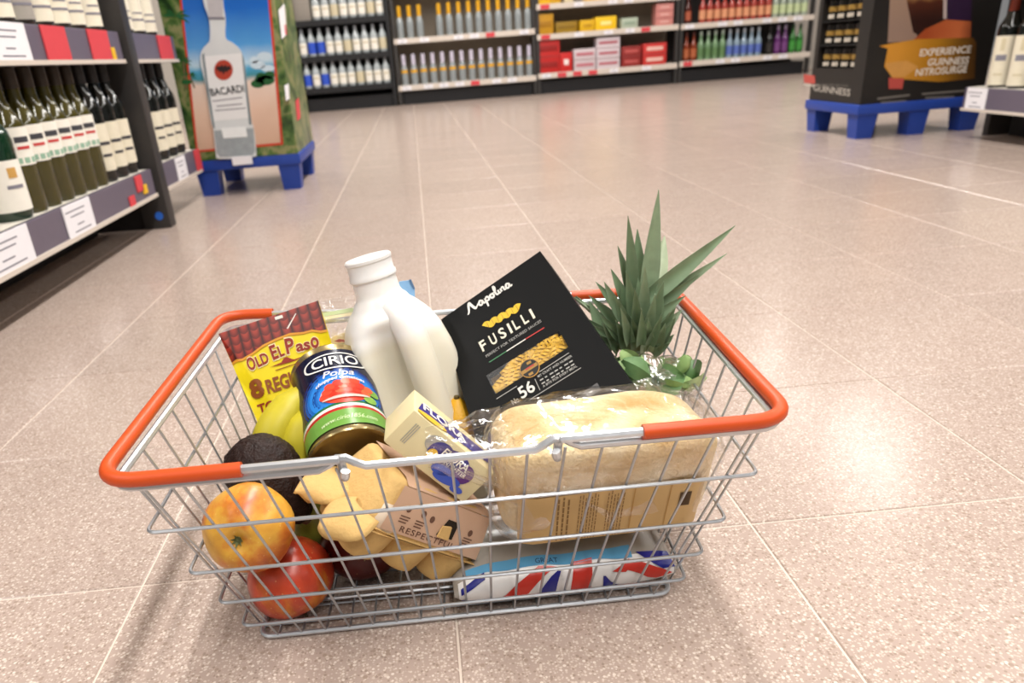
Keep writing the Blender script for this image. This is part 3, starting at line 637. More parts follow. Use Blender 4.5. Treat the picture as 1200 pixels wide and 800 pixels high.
# front poster
pprint_(PGF, [[(1046, -60), (1080, -60), (1074, 48), (1040, 50)]], ramp_mat('stout_beige', [(0, '#8f7668'), (1, '#a98a70')], 'Y', .4, .7, .4, noise=.2), t, .001, 'pale_print')
pprint_(PGF, [[(1062, -60), (1110, -60), (1106, 20), (1074, 40), (1070, 38), (1062, 0)]], ramp_mat('stout_glass', [(0, '#2a1512'), (.35, '#4a2418'), (.5, '#a87a4a'), (.8, '#c9b08a'), (1, '#d8c8a8')], 'Y', .43, .62, .3, noise=.25, ns=14), t, .0014, 'beer_glass_print')
pprint_(PGF, [[(1104, -60), (1140, -60), (1138, 24), (1108, 24)]], mat('stout_purple', '#2e1a38', .4, var=.3, vs=10), t, .0012, 'purple_print')
pprint_(PGF, [[(1070, 47), (1084, 34), (1108, 23), (1138, 25), (1137, 44), (1100, 46)]], ramp_mat('stout_hand', [(0, '#9a4420'), (.6, '#c0663a'), (1, '#4a1c10')], 'X', 2.05, 2.3, .4, noise=.2), t, .0016, 'orange_print')
pprint_(PGF, [[(1106, -60), (1110, -60), (1109, 22), (1105, 22)]], mat('stout_rim', '#b9a9a4', .4), t, .0018, 'pale_stripe_print')
pprint_(PGF, [[(1030, 54), (1044, 51), (1075, 46), (1140, 44), (1144, 50), (1142, 92), (1100, 96), (1046, 92), (1036, 78), (1040, 57)]], ramp_mat('stout_banner', [(0, '#c98a2a'), (.45, '#a8741c'), (.8, '#5a3a12'), (1, '#241608')], 'X', 1.95, 2.33, .35, noise=.25, ns=8), t, .002, 'gold_banner_print')
pprint_(PGF, [[(1037, 74), (1062, 71), (1076, 78), (1060, 90), (1044, 90)]], mat('stout_glow', '#c9924a', .4, var=.15, vs=20), t, .0022, 'banner_glow_print')
for s_, a, b in (('EXPERIENCE', (1077, 66), (1137, 61.5)), ('GUINNESS', (1086, 77), (1134, 74.5)), ('NITROSURGE', (1072, 89), (1132, 84.5))): ptext(PGF, s_, a, b, 8, mat('banner_letter', '#ded6ca', .5), t, .0026, bold=.02)
pprint_(PGF, [[(1041, 91), (1059, 91.5), (1057, 104), (1041, 104)]], mat('stout_flash', '#b34a42', .5), t, .0026, 'flash_print')
for a, b in (((1028, 114.5), (1066, 110)), ((1032, 119), (1062, 117)), ((1080, 109), (1130, 105)), ((1084, 113.5), (1118, 112))):
    pprint_(PGF, [[a, b, (b[0], b[1]+2.4), (a[0], a[1]+2.4)]], mat('stout_letter_dim', '#6d6862', .5), t, .0012, 'fine_print')
# ------------------------------------------------------------------ wire basket
M_STEEL = mat('zinc_steel', '#cdd0d4', .33, metal=.75, var=.1, vs=120); M_WIRE = mat('wire_steel', '#b4b7bb', .33, metal=.8, var=.1, vs=120); M_ORG = mat('orange_plastic', '#c94c18', .42, var=.04, bump=.05, bs=300, spec=.5)
BASE_C = ((-.174, .513), (.183, .515), (.195, .693), (-.170, .706)); RIM_C = ((-.2285, .4535), (.2335, .4505), (.2515, .760), (-.2215, .786))
LV = [(z, *[tuple(p+(q-p)*(z-.004)/.19 for p, q in zip(a, b)) for a, b in zip(BASE_C, RIM_C)]) for z in (.004, .026, .060, .100, .150, .194)]
t = thing('shopping_basket', 'wire shopping basket with orange handles standing on terrazzo floor', 'basket', (.01, .61, 0)); BASK = t
def corners(i, z=None, off=0):
    zz, a, b, c, d = LV[i]; P = [V((*q_, zz)) for q_ in (a, b, c, d)]; ce = sum(P, V())/4
    return [q_+V((math.copysign(off, q_.x-ce.x), math.copysign(off, q_.y-ce.y), 0)) for q_ in P]
def rim_path():
    C = corners(5); out = rounded(C, .02); i0 = 6; a, b = out[5], out[6]; add = []
    for xc in (-.072, .076):                # small humps that hold the handle hooks
        for dx, dz in ((-.016, 0), (-.009, .0035), (-.003, .0075), (.003, .0075), (.009, .0035), (.016, 0)):
            x = xc+dx*(1 if xc < 0 else 1); f = (x-a.x)/(b.x-a.x); add.append(a.lerp(b, f)+V((0, 0, dz)))
    return out[:6]+add+out[6:]
mb = MB(); mb.tube(rim_path(), .0030, 8, True); mb.build('rim', M_STEEL, t, world=True)
for i in (4, 3, 2, 1):
    mb = MB(); mb.tube(rounded(corners(i, off=.0032), .008), .0015, 6, True); mb.build('hoop_wire', M_WIRE, t, world=True)
mb = MB(); mb.tube(rounded(corners(0), .012), .0022, 6, True); mb.build('base_frame', M_STEEL, t, world=True)
WR = .00105
def side_pts(e, s):                         # e: edge index, s: 0..1; inside the hoops by wire thickness
    out = []
    for i in range(5, -1, -1):
        C = corners(i, off=.0004 if i < 5 else .0); out.append(C[e].lerp(C[(e+1) % 4], s))
    return out
def uwire(e, s):
    a = side_pts(e, s); b = side_pts((e+2) % 4, 1-s)
    pts = a+[a[-1]+V((0, 0, -.0012))]*0+b[::-1]
    mb = MB(); mb.tube(pts, WR, 6); mb.build('wire', M_WIRE, t, world=True)
NX, NY = 17, 9
for k_ in range(NX): uwire(0, (k_+.8)/(NX+.6))
for k_ in range(NY): uwire(1, (k_+.7)/(NY+.4))
for f in (.2, .5, .8):
    C = corners(0); mb = MB(); mb.tube([C[0].lerp(C[3], f)+V((0, 0, .0025)), C[1].lerp(C[2], f)+V((0, 0, .0025))], .0016, 6); mb.build('base_wire', M_STEEL, t, world=True)
def arc_path(pts, r):                       # open path with rounded inner corners
    pts = [V(q_) for q_ in pts]; out = [pts[0]]
    for i in range(1, len(pts)-1):
        a, b, d = pts[i-1], pts[i], pts[i+1]; p1 = b+(a-b).normalized()*r; p2 = b+(d-b).normalized()*r
        for k_ in range(9): s = k_/8; out.append(p1*(1-s)**2+b*2*s*(1-s)+p2*s*s)
    return out+[pts[-1]]
def handle(front, fc, bc, back, f_s, b_s):
    fr = V(front); bk = V(back); sg = 1 if fr.x > V(fc).x else -1
    def hook(p, sy_):
        o_ = []
        for k_ in range(9):
            a = math.pi*1.55*k_/8; o_.append(p+V((sg*(.004+.006*k_/8), sy_*.0065*math.sin(a)*-1, -.0065*(1-math.cos(a)))))
        return o_
    pts = hook(fr, -1)[::-1]+arc_path([fr, V(fc), V(bc), bk], .03)[0:]+hook(bk, 1)
    mb = MB(); mb.tube(pts, .0032, 8); h_ = mb.build('handle', M_STEEL, t, world=True)
    mb = MB(); ps = arc_path([V(f_s), V(fc), V(bc), V(b_s)], .03); mb.tube(ps, .0054, 12); mb.build('handle_sleeve', M_ORG, h_, world=True)
handle((-.079, .4505, .2015), (-.2345, .4475, .203), (-.226, .792, .207), (-.085, .776, .203), (-.138, .449, .202), (-.172, .787, .2055))
handle((.083, .4495, .2015), (.2375, .4465, .202), (.2560, .764, .199), (.098, .774, .2015), (.134, .4485, .2015), (.148, .772, .2))
# ------------------------------------------------------------------ apples
def apple_mat(name, stops, ns=14, noise=.5, spots='#f0d890'):
    if name in MC: return MC[name]
    mt, t, b, N, L = nt(name); tc = N('ShaderNodeTexCoord')
    nz = N('ShaderNodeTexNoise'); nz.inputs['Scale'].default_value = ns; nz.inputs['Detail'].default_value = 6; nz.inputs['Roughness'].default_value = .6
    mp = N('ShaderNodeMapping'); mp.inputs['Scale'].default_value = (1, 1, .5); L(tc.outputs['Object'], mp.inputs[0]); L(mp.outputs[0], nz.inputs['Vector'])
    cr = N('ShaderNodeValToRGB'); el = cr.color_ramp.elements
    while len(el) < len(stops): el.new(.5)
    for e, (p_, c) in zip(el, stops): e.position = p_; e.color = lin(c)
    L(nz.outputs['Fac'], cr.inputs[0])
    st = N('ShaderNodeTexNoise'); st.inputs['Scale'].default_value = 90; m2 = N('ShaderNodeMapping'); m2.inputs['Scale'].default_value = (1, 1, .12); L(tc.outputs['Object'], m2.inputs[0]); L(m2.outputs[0], st.inputs['Vector'])
    mx = N('ShaderNodeMix'); mx.data_type = 'RGBA'; mx.blend_type = 'OVERLAY'; mx.inputs[0].default_value = .35; L(cr.outputs[0], mx.inputs[6]); L(st.outputs['Fac'], mx.inputs[7])
    v = N('ShaderNodeTexVoronoi'); v.inputs['Scale'].default_value = 190; L(tc.outputs['Object'], v.inputs['Vector'])
    mr = N('ShaderNodeMapRange'); mr.inputs[1].default_value = .16; mr.inputs[2].default_value = .08; L(v.outputs['Distance'], mr.inputs[0])
    m3 = N('ShaderNodeMix'); m3.data_type = 'RGBA'; m3.inputs[7].default_value = lin(spots); sc = N('ShaderNodeMath'); sc.operation = 'MULTIPLY'; sc.inputs[1].default_value = .3
    L(mr.outputs[0], sc.inputs[0]); L(sc.outputs[0], m3.inputs[0]); L(mx.outputs[2], m3.inputs[6]); L(m3.outputs[2], b.inputs['Base Color'])
    b.inputs['Roughness'].default_value = .32; b.inputs['Subsurface Weight'].default_value = .08; b.inputs['Subsurface Radius'].default_value = (.01, .006, .003); b.inputs['Subsurface Scale'].default_value = 1
    MC[name] = mt; return mt
def apple(label, c, r, mt, axis=(0, 0, 1), tall=.92, calyx=True):
    ax = V(axis).normalized(); mx = Matrix.Translation(V(c)) @ ax.to_track_quat('Z', 'Y').to_matrix().to_4x4()
    t = thing('apple', label, 'apple', mx=mx)
    prof = []
    for i in range(29):
        a = math.pi*i/28; rr = math.sin(a)**.92*r*(1+.06*math.cos(a)); z = -math.cos(a)*r*tall
        d = math.exp(-(rr/(r*.28))**2); z += d*(.20*r if a < 1.5 else -.24*r); prof.append((max(rr, .0001), z))
    mb = MB(); mb.lathe(prof, 36); ph = random.random()*6
    mb.map(lambda v: V((v.x*(1+.018*math.cos(5*math.atan2(v.y, v.x)+ph)), v.y*(1+.018*math.cos(5*math.atan2(v.y, v.x)+ph)), v.z)))
    mb.build('skin', mt, t, angle=80)
    zt = r*tall*.76
    mb = MB(); mb.tube([(0, 0, -zt), (.001, 0, -zt-.008), (.003, .001, -zt-.017)], [.0013, .0011, .0016], 6); mb.build('stem', mat('stem_brown', '#4a3520', .8), t)
    if calyx:
        mb = MB()
        for k_ in range(7):
            a = k_*.9; d = V((math.cos(a), math.sin(a), 0)); p_ = V((-d.y, d.x, 0))
            mb.add([d*.001+p_*.0016+V((0, 0, zt)), d*.001-p_*.0016+V((0, 0, zt)), d*.0055+V((0, 0, zt+.004+.002*(k_ % 2)))], [(0, 1, 2)])
        mb.lathe([(.0001, zt+.001), (.003, zt+.0005), (.0035, zt-.002)], 8, cap=False); mb.build('calyx', mat('calyx_green', '#5c6038', .8), t)
    return t
A1 = apple_mat('apple_gold', [(.25, '#c08a2c'), (.46, '#d6a03c'), (.55, '#cb7c2c'), (.66, '#ac4a22'), (.82, '#8a2818')], 24)
A2 = apple_mat('apple_red', [(.25, '#d9a030'), (.37, '#cf7a2c'), (.46, '#bd4526'), (.6, '#a5301f'), (.8, '#8f2a1c')], 20)
A3 = apple_mat('apple_dark', [(.3, '#6a1c18'), (.6, '#541512'), (.8, '#7a2a20')], 16)
A4 = apple_mat('apple_green', [(.25, '#8f9c3a'), (.5, '#a3a844'), (.7, '#8a8c38')], 14)
C1 = hy(291, 619, .522); C2 = hy(342, 686, .545)
apple('golden apple with red blush, calyx facing out, upper in corner', C1, .0365, A1, (ray(291, 619).normalized()*-1-RT*.30-UP*.34))
apple('red orange apple resting on the basket floor in the corner', (C2.x, .545, .0405), .0375, A2, (-.3, .3, .9))
apple('dark red apple under the egg carton', (-.088, .590, .0395), .037, A3, (.2, .1, 1))
apple('greenish apple behind the golden apple', (-.128, .615, .062), .034, A4, (.3, -.2, 1))
# ------------------------------------------------------------------ avocado
def lump(mb, amp, sc, seed=0):
    ce = sum(mb.v, V())/len(mb.v)
    return mb.map(lambda v: v+(v-ce).normalized()*amp*mnoise.noise(v*sc+V((seed, seed, 0))))
ac = hy(310, 555, .587)
mx = Matrix.Translation(ac) @ V((.45, -.25, -.55)).normalized().to_track_quat('Z', 'Y').to_matrix().to_4x4()
t = thing('avocado', 'dark purple brown avocado above the golden apple', 'avocado', mx=mx)
prof = [(max(.0001, math.sin(math.pi*i/24)**.9*(.0335-.007*max(0, -math.cos(math.pi*i/24))*-1*(1 if i > 12 else 0)) if i <= 12 else math.sin(math.pi*i/24)*(.0335-.009*((i-12)/12))), -math.cos(math.pi*i/24)*(.036 if i <= 12 else .055)) for i in range(25)]
pv = [V((a, b, 0)) for a, b in prof]; mb = MB(); mb.lathe([(max(.0001, q_.x), q_.y) for q_ in catmull(pv, 4)], 96); lump(mb, .0011, 170); lump(mb, .0008, 420, 3)
mb.build('skin', mat('avocado_skin', '#22110c', .5, var=.8, vs=160, bump=.8, bs=500, spec=.3), t, angle=80)
mb = MB(); mb.lathe([(.0045, .052), (.005, .055), (.003, .058), (.0001, .0585)], 8); mb.build('stem_end', mat('stem_brown', '#4a3520', .8), t)
# ------------------------------------------------------------------ bananas
t = thing('banana_bunch', 'yellow bananas tucked between tortilla pouch and tomato can', 'banana', (-.14, .65, .1))
M_BAN = mat('banana_skin', '#bdb02a', .45, var=.18, vs=40, sss=.05); M_BTIP = mat('banana_tip', '#5a4a22', .7)
def banana(pts, r):
    ps = catmull(pts, 6); n = len(ps); rr = [r*min(1, .35+1.6*min(i, n-1-i)/(n-1)*1.6) for i in range(n)]; rr[0] *= .8; rr[-1] *= .6
    mb = MB(); mb.tube(ps, rr, 10); b_ = mb.build('banana', M_BAN, t, world=True, angle=50)
    d = (ps[-1]-ps[-2]).normalized(); mb = MB(); mb.tube([ps[-1]-d*.001, ps[-1]+d*.006], [rr[-1]*.98, rr[-1]*.5], 8); mb.build('banana_tip', M_BTIP, b_, world=True)
banana([hy(375, 452, .668), hy(342, 480, .65), hy(322, 508, .635), hy(318, 540, .628), hy(330, 590, .635)], .0195)
banana([hy(380, 470, .655), hy(360, 500, .635), hy(350, 530, .625), hy(356, 565, .62), hy(368, 600, .63)], .0185)
banana([hy(396, 455, .69), hy(380, 500, .678), hy(372, 540, .67), hy(380, 590, .665)], .018)
# ------------------------------------------------------------------ tortilla pouch
PT = Pl.of(hy(256, 391, .738), hy(373, 352, .730), hy(300, 490, .69))
t = thing('tortilla_pouch', 'yellow tortilla pouch with red roof tile top and bold lettering', 'food pouch', PT.hit(330, 480))
TL_, TR_ = PT.loc(256, 391), PT.loc(373, 352); BL_, BR_ = PT.loc(322, 541), PT.loc(428, 530)
def pouch(u, v, sgn):
    a = TL_.lerp(TR_, u); b = BL_.lerp(BR_, u); q_ = a.lerp(b, v); e = max(0, (1-(2*u-1)**4))*max(0, (1-(2*v-1)**6))
    return PT.fr @ V((q_.x, q_.y, -.0006-(.016*e if sgn else 0)))
M_PY = mat('pouch_yellow', '#ead413', .3, var=.03)
mb = MB(); mb.grid(lambda u, v: pouch(u, v, 0), 6, 8); mb.grid(lambda u, v: pouch(u, v, 1), 10, 12); mb.build('pouch', M_PY, t, world=True, weld=.0002)
def roof_mat():
    mt, tr, b, N, L = nt('pouch_roof_print'); tc = N('ShaderNodeTexCoord'); sx = N('ShaderNodeSeparateXYZ')
    mp = N('ShaderNodeMapping'); mp.inputs['Rotation'].default_value = (0, 0, math.radians(0)); L(tc.outputs['Object'], mp.inputs[0]); L(mp.outputs[0], sx.inputs[0])
    def mth(op, a, b_=None):
        n_ = N('ShaderNodeMath'); n_.operation = op
        for i, s_ in enumerate((a, b_)):
            if s_ is None: continue
            if isinstance(s_, (int, float)): n_.inputs[i].default_value = s_
            else: L(s_, n_.inputs[i])
        return n_.outputs[0]
    cx = mth('FRACT', mth('MULTIPLY', sx.outputs['X'], 92)); col = mth('ABSOLUTE', mth('SUBTRACT', cx, .5))
    ry = mth('FRACT', mth('ADD', mth('MULTIPLY', sx.outputs['Y'], 115), mth('MULTIPLY', mth('MULTIPLY', col, col), -1.6)))
    val = mth('MULTIPLY', mth('SUBTRACT', 1.0, mth('POWER', mth('MULTIPLY', col, 2), 3)), mth('ADD', .35, mth('MULTIPLY', ry, .65)))
    cr = N('ShaderNodeValToRGB'); cr.color_ramp.elements[0].color = lin('#280a07'); cr.color_ramp.elements[1].color = lin('#a83624'); e = cr.color_ramp.elements.new(.5); e.color = lin('#701c12')
    L(val, cr.inputs[0]); L(cr.outputs[0], b.inputs['Base Color']); b.inputs['Roughness'].default_value = .3; return mt
roof = [(256, 391), (373, 352), (383, 386), (376, 387.5), (366, 386), (355, 389), (340, 390), (322, 397), (308, 404), (296, 413), (284, 420), (277, 421), (272, 425)]
pprint_(PT, [roof], roof_mat(), t, .0002, 'roof_tile_print')
M_POR = mat('pouch_orange', '#d8952a', .35); M_PRED = mat('pouch_dark_red', '#8f2a1a', .4); M_PCR = mat('pouch_cream', '#f2e2b0', .4); M_PBR = mat('pouch_brown', '#8a4a18', .4); M_PWH = mat('pouch_white', '#e8e0d8', .4)
pprint_(PT, [[(272, 425), (277, 421), (284, 420), (296, 413), (308, 404), (322, 397), (340, 390), (355, 389), (366, 386), (376, 387.5), (383, 386), (383.5, 388.5), (376, 390), (366, 388.5), (355, 391.5), (340, 393), (322, 400), (308, 407), (296, 416), (284, 423), (278, 424), (273, 428)]], M_POR, t, .0004, 'roof_edge_print')
for s_, a, b, h_ in (('O', (292.5, 434.5), (301.5, 430.5), 14), ('LD', (303, 430), (316.5, 423.5), 12), ('E', (320.5, 421.5), (327.5, 418.5), 16), ('L', (329, 418), (334.5, 415.5), 12), ('P', (336.5, 414.5), (346.5, 412), 17), ('as', (348, 412), (364.5, 408.2), 12.5), ('o', (365.5, 408), (375, 405.5), 17)):
    ptext(PT, s_, (a[0]-.5, a[1]+.7), (b[0]+.5, b[1]+.7), h_*1.08, M_PCR, t, .0005, 'lettering_outline', bold=.06)
    ptext(PT, s_, a, b, h_, M_PRED, t, .0008, bold=.03)
pprint_(PT, [[(316, 430.5), (330, 424.5), (333, 419.5), (336.5, 418), (341, 420), (345, 421), (360, 415.5), (346, 422.5), (330, 427)]], M_PRED, t, .0007, 'sombrero_print')
pprint_(PT, [[(323, 433.5), (353, 423.5), (353.3, 424.5), (323.3, 434.5)]], M_PBR, t, .0007, 'fine_print')
ptext(PT, '8', (296, 467.5), (311.5, 462), 20, M_PBR, t, .0006, bold=.05)
ptext(PT, 'REGULAR', (314.5, 461), (379, 439.5), 15.5, M_PBR, t, .0006, bold=.035)
ptext(PT, 'TORTILLAS', (304, 484.5), (374, 460), 10, M_PRED, t, .0006, bold=.03)
pprint_(PT, [[(322, 371.5), (331, 368.8), (332, 372.3), (323, 375)]], M_PWH, t, .0006, 'small_white_mark')
pprint_(PT, [[(336, 385), (346.5, 367), (347.5, 367.5), (338, 385)]], M_PWH, t, .0006, 'crease_mark')
# ------------------------------------------------------------------ bag of wraps behind the pouch
M_FILM = film_mat('clear_film', base=.06, edge=.6, rough=.1, bs=70, bump=.7)
PWp = Pl.of(hy(376, 372, .742), hy(418, 360, .742), hy(395, 430, .705))
t = thing('wrap_pack', 'clear bag of pale wraps with green edge behind milk jug', 'food bag', PWp.hit(400, 440))
o = PWp
wc = o.loc(394, 415)
for k_ in range(3):
    mb = MB(); rr = .036
    mb.lathe([(.0001, 0), (rr*.97, 0), (rr, .0015), (rr*.97, .003), (.0001, .003)], 28); mb.map(lambda v: o.fr @ (V((v.x+wc.x+.004*k_, v.y+wc.y-.012, v.z-.016+.0034*k_+.0012*mnoise.noise(v*60)))))
    mb.build('wrap', mat('wrap_dough', '#cdb98e', .7, var=.25, vs=90), t, world=True)
fr_ = [(372, 352), (424, 344), (440, 440), (386, 450)]; F4 = [o.loc(*q_) for q_ in fr_]
def wf(u, v):
    q_ = F4[0].lerp(F4[1], u).lerp(F4[3].lerp(F4[2], u), v); return o.fr @ V((q_.x, q_.y, -.0005+.0016*mnoise.noise(V((u*5, v*7, 3)))))
mb = MB(); mb.grid(wf, 16, 20); mb.build('film', M_FILM, t, world=True, angle=80)
pprint_(o, [[(376, 367.5), (416, 360.5), (416.6, 365), (377, 372)]], mat('film_green', '#b9c79a', .4), t, .0012, 'green_edge')
pprint_(o, [[(377, 372.5), (416.6, 365.5), (417, 369), (377.5, 376)]], mat('film_cream', '#ddd2ae', .4), t, .0012, 'cream_edge')
pprint_(o, [[(392, 400), (398, 397.5), (404, 398.5), (407, 402), (402, 401), (397, 401.5)], ], mat('film_red_print', '#8a4038', .5), t, .0014, 'red_print')
pprint_(o, [[(389, 404), (408, 401), (412, 418), (396, 421)]], mat('film_dark_print', '#8f8a5c', .5, var=.3, vs=300), t, .001, 'dim_print')
# ------------------------------------------------------------------ blue packet behind the jug
PBp = Pl.of(hy(466, 326, .752), hy(484, 328, .752), hy(470, 380, .742))
t = thing('blue_packet', 'small blue packet whose corner peeks out behind the milk jug', 'packet', PBp.hit(470, 400))
mb = MB(); mb.prism([PBp.hit(*q_) for q_ in ((468, 330), (482, 328), (486, 338), (488, 400), (466, 402), (464, 340))], -PBp.n, .006); mb.build('pack', mat('packet_blue', '#7fa9cf', .4), t, smooth=False, world=True)
mb = MB(); mb.prism([PBp.hit(*q_) for q_ in ((479, 328), (481.5, 327), (486.5, 338), (484, 339))], PBp.n, .001); mb.build('fold', mat('packet_fold', '#4d6a8c', .4), t, smooth=False, world=True)
# ------------------------------------------------------------------ tomato can
cax = (-.29*RT+.72*UP+.62*FW).normalized(); CR_, CH_ = .0388, .108
cc = CAM+ray(400, 484)*.706; vw = (CAM-cc).normalized(); fx = (vw-cax*vw.dot(cax)).normalized(); fy = cax.cross(fx)
# frame: z along can axis (towards lid), x towards the viewer side where the label front is
mxc = Matrix((fx, fy, cax)).transposed().to_4x4(); mxc = mxc @ Matrix.Rotation(math.radians(9)*(1 if fy.dot(RT) > 0 else -1), 4, 'Z'); mxc.translation = cc-cax*CH_/2
t = thing('tomato_can', 'navy can of chopped tomatoes lying tilted against the milk jug', 'can', mx=mxc)
M_TIN = mat('tin_gold', '#b9a778', .25, metal=.9)
mb = MB(); R_ = CR_; H_ = CH_
mb.lathe([(.0001, .003), (R_*.86, .003), (R_*.9, .0005), (R_*1.0, 0), (R_*1.02, .0015), (R_*1.0, .004), (R_*.985, .006), (R_*.985, H_-.006), (R_, H_-.004), (R_*1.02, H_-.0015), (R_, H_), (R_*.9, H_-.0005), (R_*.86, H_-.003), (.0001, H_-.003)], 48)
mb.build('tin', M_TIN, t)
CK = CH_/.104
def onc(a, z, off=0):
    a = a*1.0; z = z*CK; return V(((R_*.987+off)*math.cos(a), (R_*.987+off)*math.sin(a), z))
def cyl_print(fn, mt, name, off, n=2):      # fn(i)-> mapped mesh
    pass
LZ0, LZ1 = .0065, .0975
mb = MB(); mb.lathe([(R_*.992, LZ0*CK), (R_*.992, LZ1*CK)], 48, cap=False); lab = mb.build('label', mat('can_navy', '#10142e', .25, var=.1), t)
def strip(a0, a1, zf0, zf1, mt, name, off, n=28):
    mb = MB(); mb.grid(lambda u, v: onc(a0+(a1-a0)*u, (zf0(u)*(1-v)+zf1(u)*v), off), n, 2); return mb.build(name, mt, lab, angle=80)
def disc(ac_, zc, ra, rz, mt, name, off, n=28, rings=3, f=None):
    mb = MB(); vs = [onc(ac_, zc, off)]; fs = []
    for j in range(1, rings+1):
        for i in range(n):
            th = 2*math.pi*i/n; k_ = f(th) if f else 1; vs.append(onc(ac_+ra*j/rings*math.cos(th)*k_/.0345, zc+rz*j/rings*math.sin(th)*k_, off))
    for i in range(n): fs.append((0, 1+i, 1+(i+1) % n))
    for j in range(1, rings):
        for i in range(n): fs.append((1+(j-1)*n+i, 1+j*n+i, 1+j*n+(i+1) % n, 1+(j-1)*n+(i+1) % n))
    mb.add(vs, fs); return mb.build(name, mt, lab, angle=80)
# angle grows towards the viewer's right because z is up: right = -fy side is decided by the sign below
SG = 1 if (mxc.to_3x3() @ V((0, 1, 0))).dot(RT) > 0 else -1
def ctext(s, wd, h, zc, mt, off=.0009, bold=0, shear=0, a_c=0, arch=0, name='lettering'):
    mb = text_mb(s, wd, h, bold=bold, shear=shear, sub=.004)
    mb.map(lambda q_: onc(a_c+SG*(q_.x-wd/2)/.0345, zc+q_.y+arch*(1-((q_.x-wd/2)/(wd/2))**2), off)); return mb.build(name, mt, lab, smooth=False)
for k_, c in enumerate(('#131a44', '#163078', '#19509f', '#2069bd', '#2a7fd2')): disc(0, .043, .043-.0032*k_, .033-.0026*k_, mat('can_blue%d' % k_, c, .25, var=.03), 'blue_glow_print', .0003+.0001*k_)
M_WHT = mat('can_white', '#e4e2dc', .3, var=.02); M_CRED = mat('can_red', '#b3221c', .3); M_CGRN = mat('can_green', '#6b9c42', .3, var=.08); M_CDG = mat('can_dark_green', '#1f6a3c', .3)
strip(-1.5, 1.5, lambda u: LZ0, lambda u: .0195+.004*(1-(2*u-1)**2), M_CGRN, 'green_band_print', .0009)
for z0, z1, mt in ((.0195, .0225, M_CRED), (.0225, .0255, M_WHT), (.0255, .028, M_CDG)): strip(-1.5, 1.5, lambda u: z0+.004*(1-(2*u-1)**2), lambda u: z1+.004*(1-(2*u-1)**2), mt, 'flag_band_print', .0009)
M_TOM = mat('can_tomato', '#d8402a', .35, var=.45, vs=220); M_BOWL = mat('can_bowl', '#d9b8ae', .3, var=.1)
disc(SG*.05, .043, .0205, .012, M_BOWL, 'bowl_print', .001, f=lambda th: 1)
disc(SG*.05, .0405, .0185, .010, M_TOM, 'tomato_base_print', .0012)
for i in range(16):
    a = (i % 6-2.5)*.0068; z = .046+(i//6)*.0045-.00005*(a*1e3)**2*.3
    disc(SG*.05+(a+.003*(i//6))/.0345, z, .0044, .0038, mat('can_tomato%d' % (i % 3), ('#e0452c', '#c9341f', '#e2603c')[i % 3], .3, var=.2, vs=300), 'tomato_print', .0014+.00005*i, n=12, rings=1)
disc(SG*.05, .0372, .0195, .0016, M_BOWL, 'bowl_rim_print', .0024, n=24)
for i in range(3): disc(SG*(.62+.16*(i % 2)), .046-.006*i+.004*(i % 2), .0062, .0045, mat('can_leaf', '#7fae4a', .35, var=.3, vs=200), 'leaf_print', .0016+.0001*i, n=12, rings=1)
ctext('CIRIO', .040, .0105, .0775, M_WHT, .0012, bold=.012)
def oval():
    mb = MB(); n = 48
    for k_, s in enumerate((1, .93)):
        for i in range(n):
            th = 2*math.pi*i/n; c_, s_ = math.cos(th), math.sin(th); x = .028*math.copysign(abs(c_)**.75, c_)*s; z = .0095*math.copysign(abs(s_)**.75, s_)*(s if k_ == 0 else .86)
            mb.v.append(onc(SG*x/.0345, .0825+z, .001))
    mb.f = [(i, (i+1) % n, n+(i+1) % n, n+i) for i in range(n)]; mb.mi = [0]*n; return mb.build('oval_border_print', M_WHT, lab, angle=80)
oval()
ctext('Polpa', .026, .0068, .0635, M_WHT, .0012, bold=.01, shear=.25)
ctext('chopped tomatoes', .040, .0035, .0545, M_WHT, .0022, bold=.02, shear=.2, arch=.004)
ctext('www.cirio1856.com', .046, .0045, .0105, mat('can_pale_green', '#d4e4b4', .3), .0014, bold=.0, shear=.3, arch=.002)
strip(SG*-1.95, SG*-1.55, lambda u: .012, lambda u: .07, mat('can_fine', '#5a5e70', .4, var=.8, vs=400), 'fine_print', .0006)
# ------------------------------------------------------------------ milk jug
jc = V((-.028, .703, .0)); jtop = V((-.058, .718, 1)); zt = .252
M_MILK = ramp_mat('milk_jug', [(0, '#e4decb'), (.655, '#e6e1d0'), (.70, '#efeeea'), (1, '#f4f3f0')], 'Z', 0, .262, .32, noise=.02, ns=8, sss=.25)
up = V((-.18, .10, .97)).normalized(); fwd = V((.33, -1, .18)); fwd = (fwd-up*fwd.dot(up)).normalized(); rgt = fwd.cross(up)   # fwd = handle side (towards viewer)
rgt = up.cross(fwd)
mxj = Matrix((rgt, -fwd, up)).transposed().to_4x4(); mxj.translation = V((-.006, .690, .012)); mxj = mxj @ Matrix.Diagonal((1.02, 1, 1.065, 1))
t = thing('milk_jug', 'white plastic milk jug with moulded handle and blank lid', 'milk jug', mx=mxj)
HB = .232
prof = [(0, .80), (.006, .97), (.015, 1), (.10, 1), (.135, 1), (.162, .985), (.180, .93), (.193, .83), (.203, .68), (.211, .52), (.217, .41), (.236, .385)]
def pr(z):
    for (a, ra), (b, rb) in zip(prof, prof[1:]):
        if z <= b: s = (z-a)/(b-a); return ra+(rb-ra)*s
    return prof[-1][1]
WX, WY = .050, .046
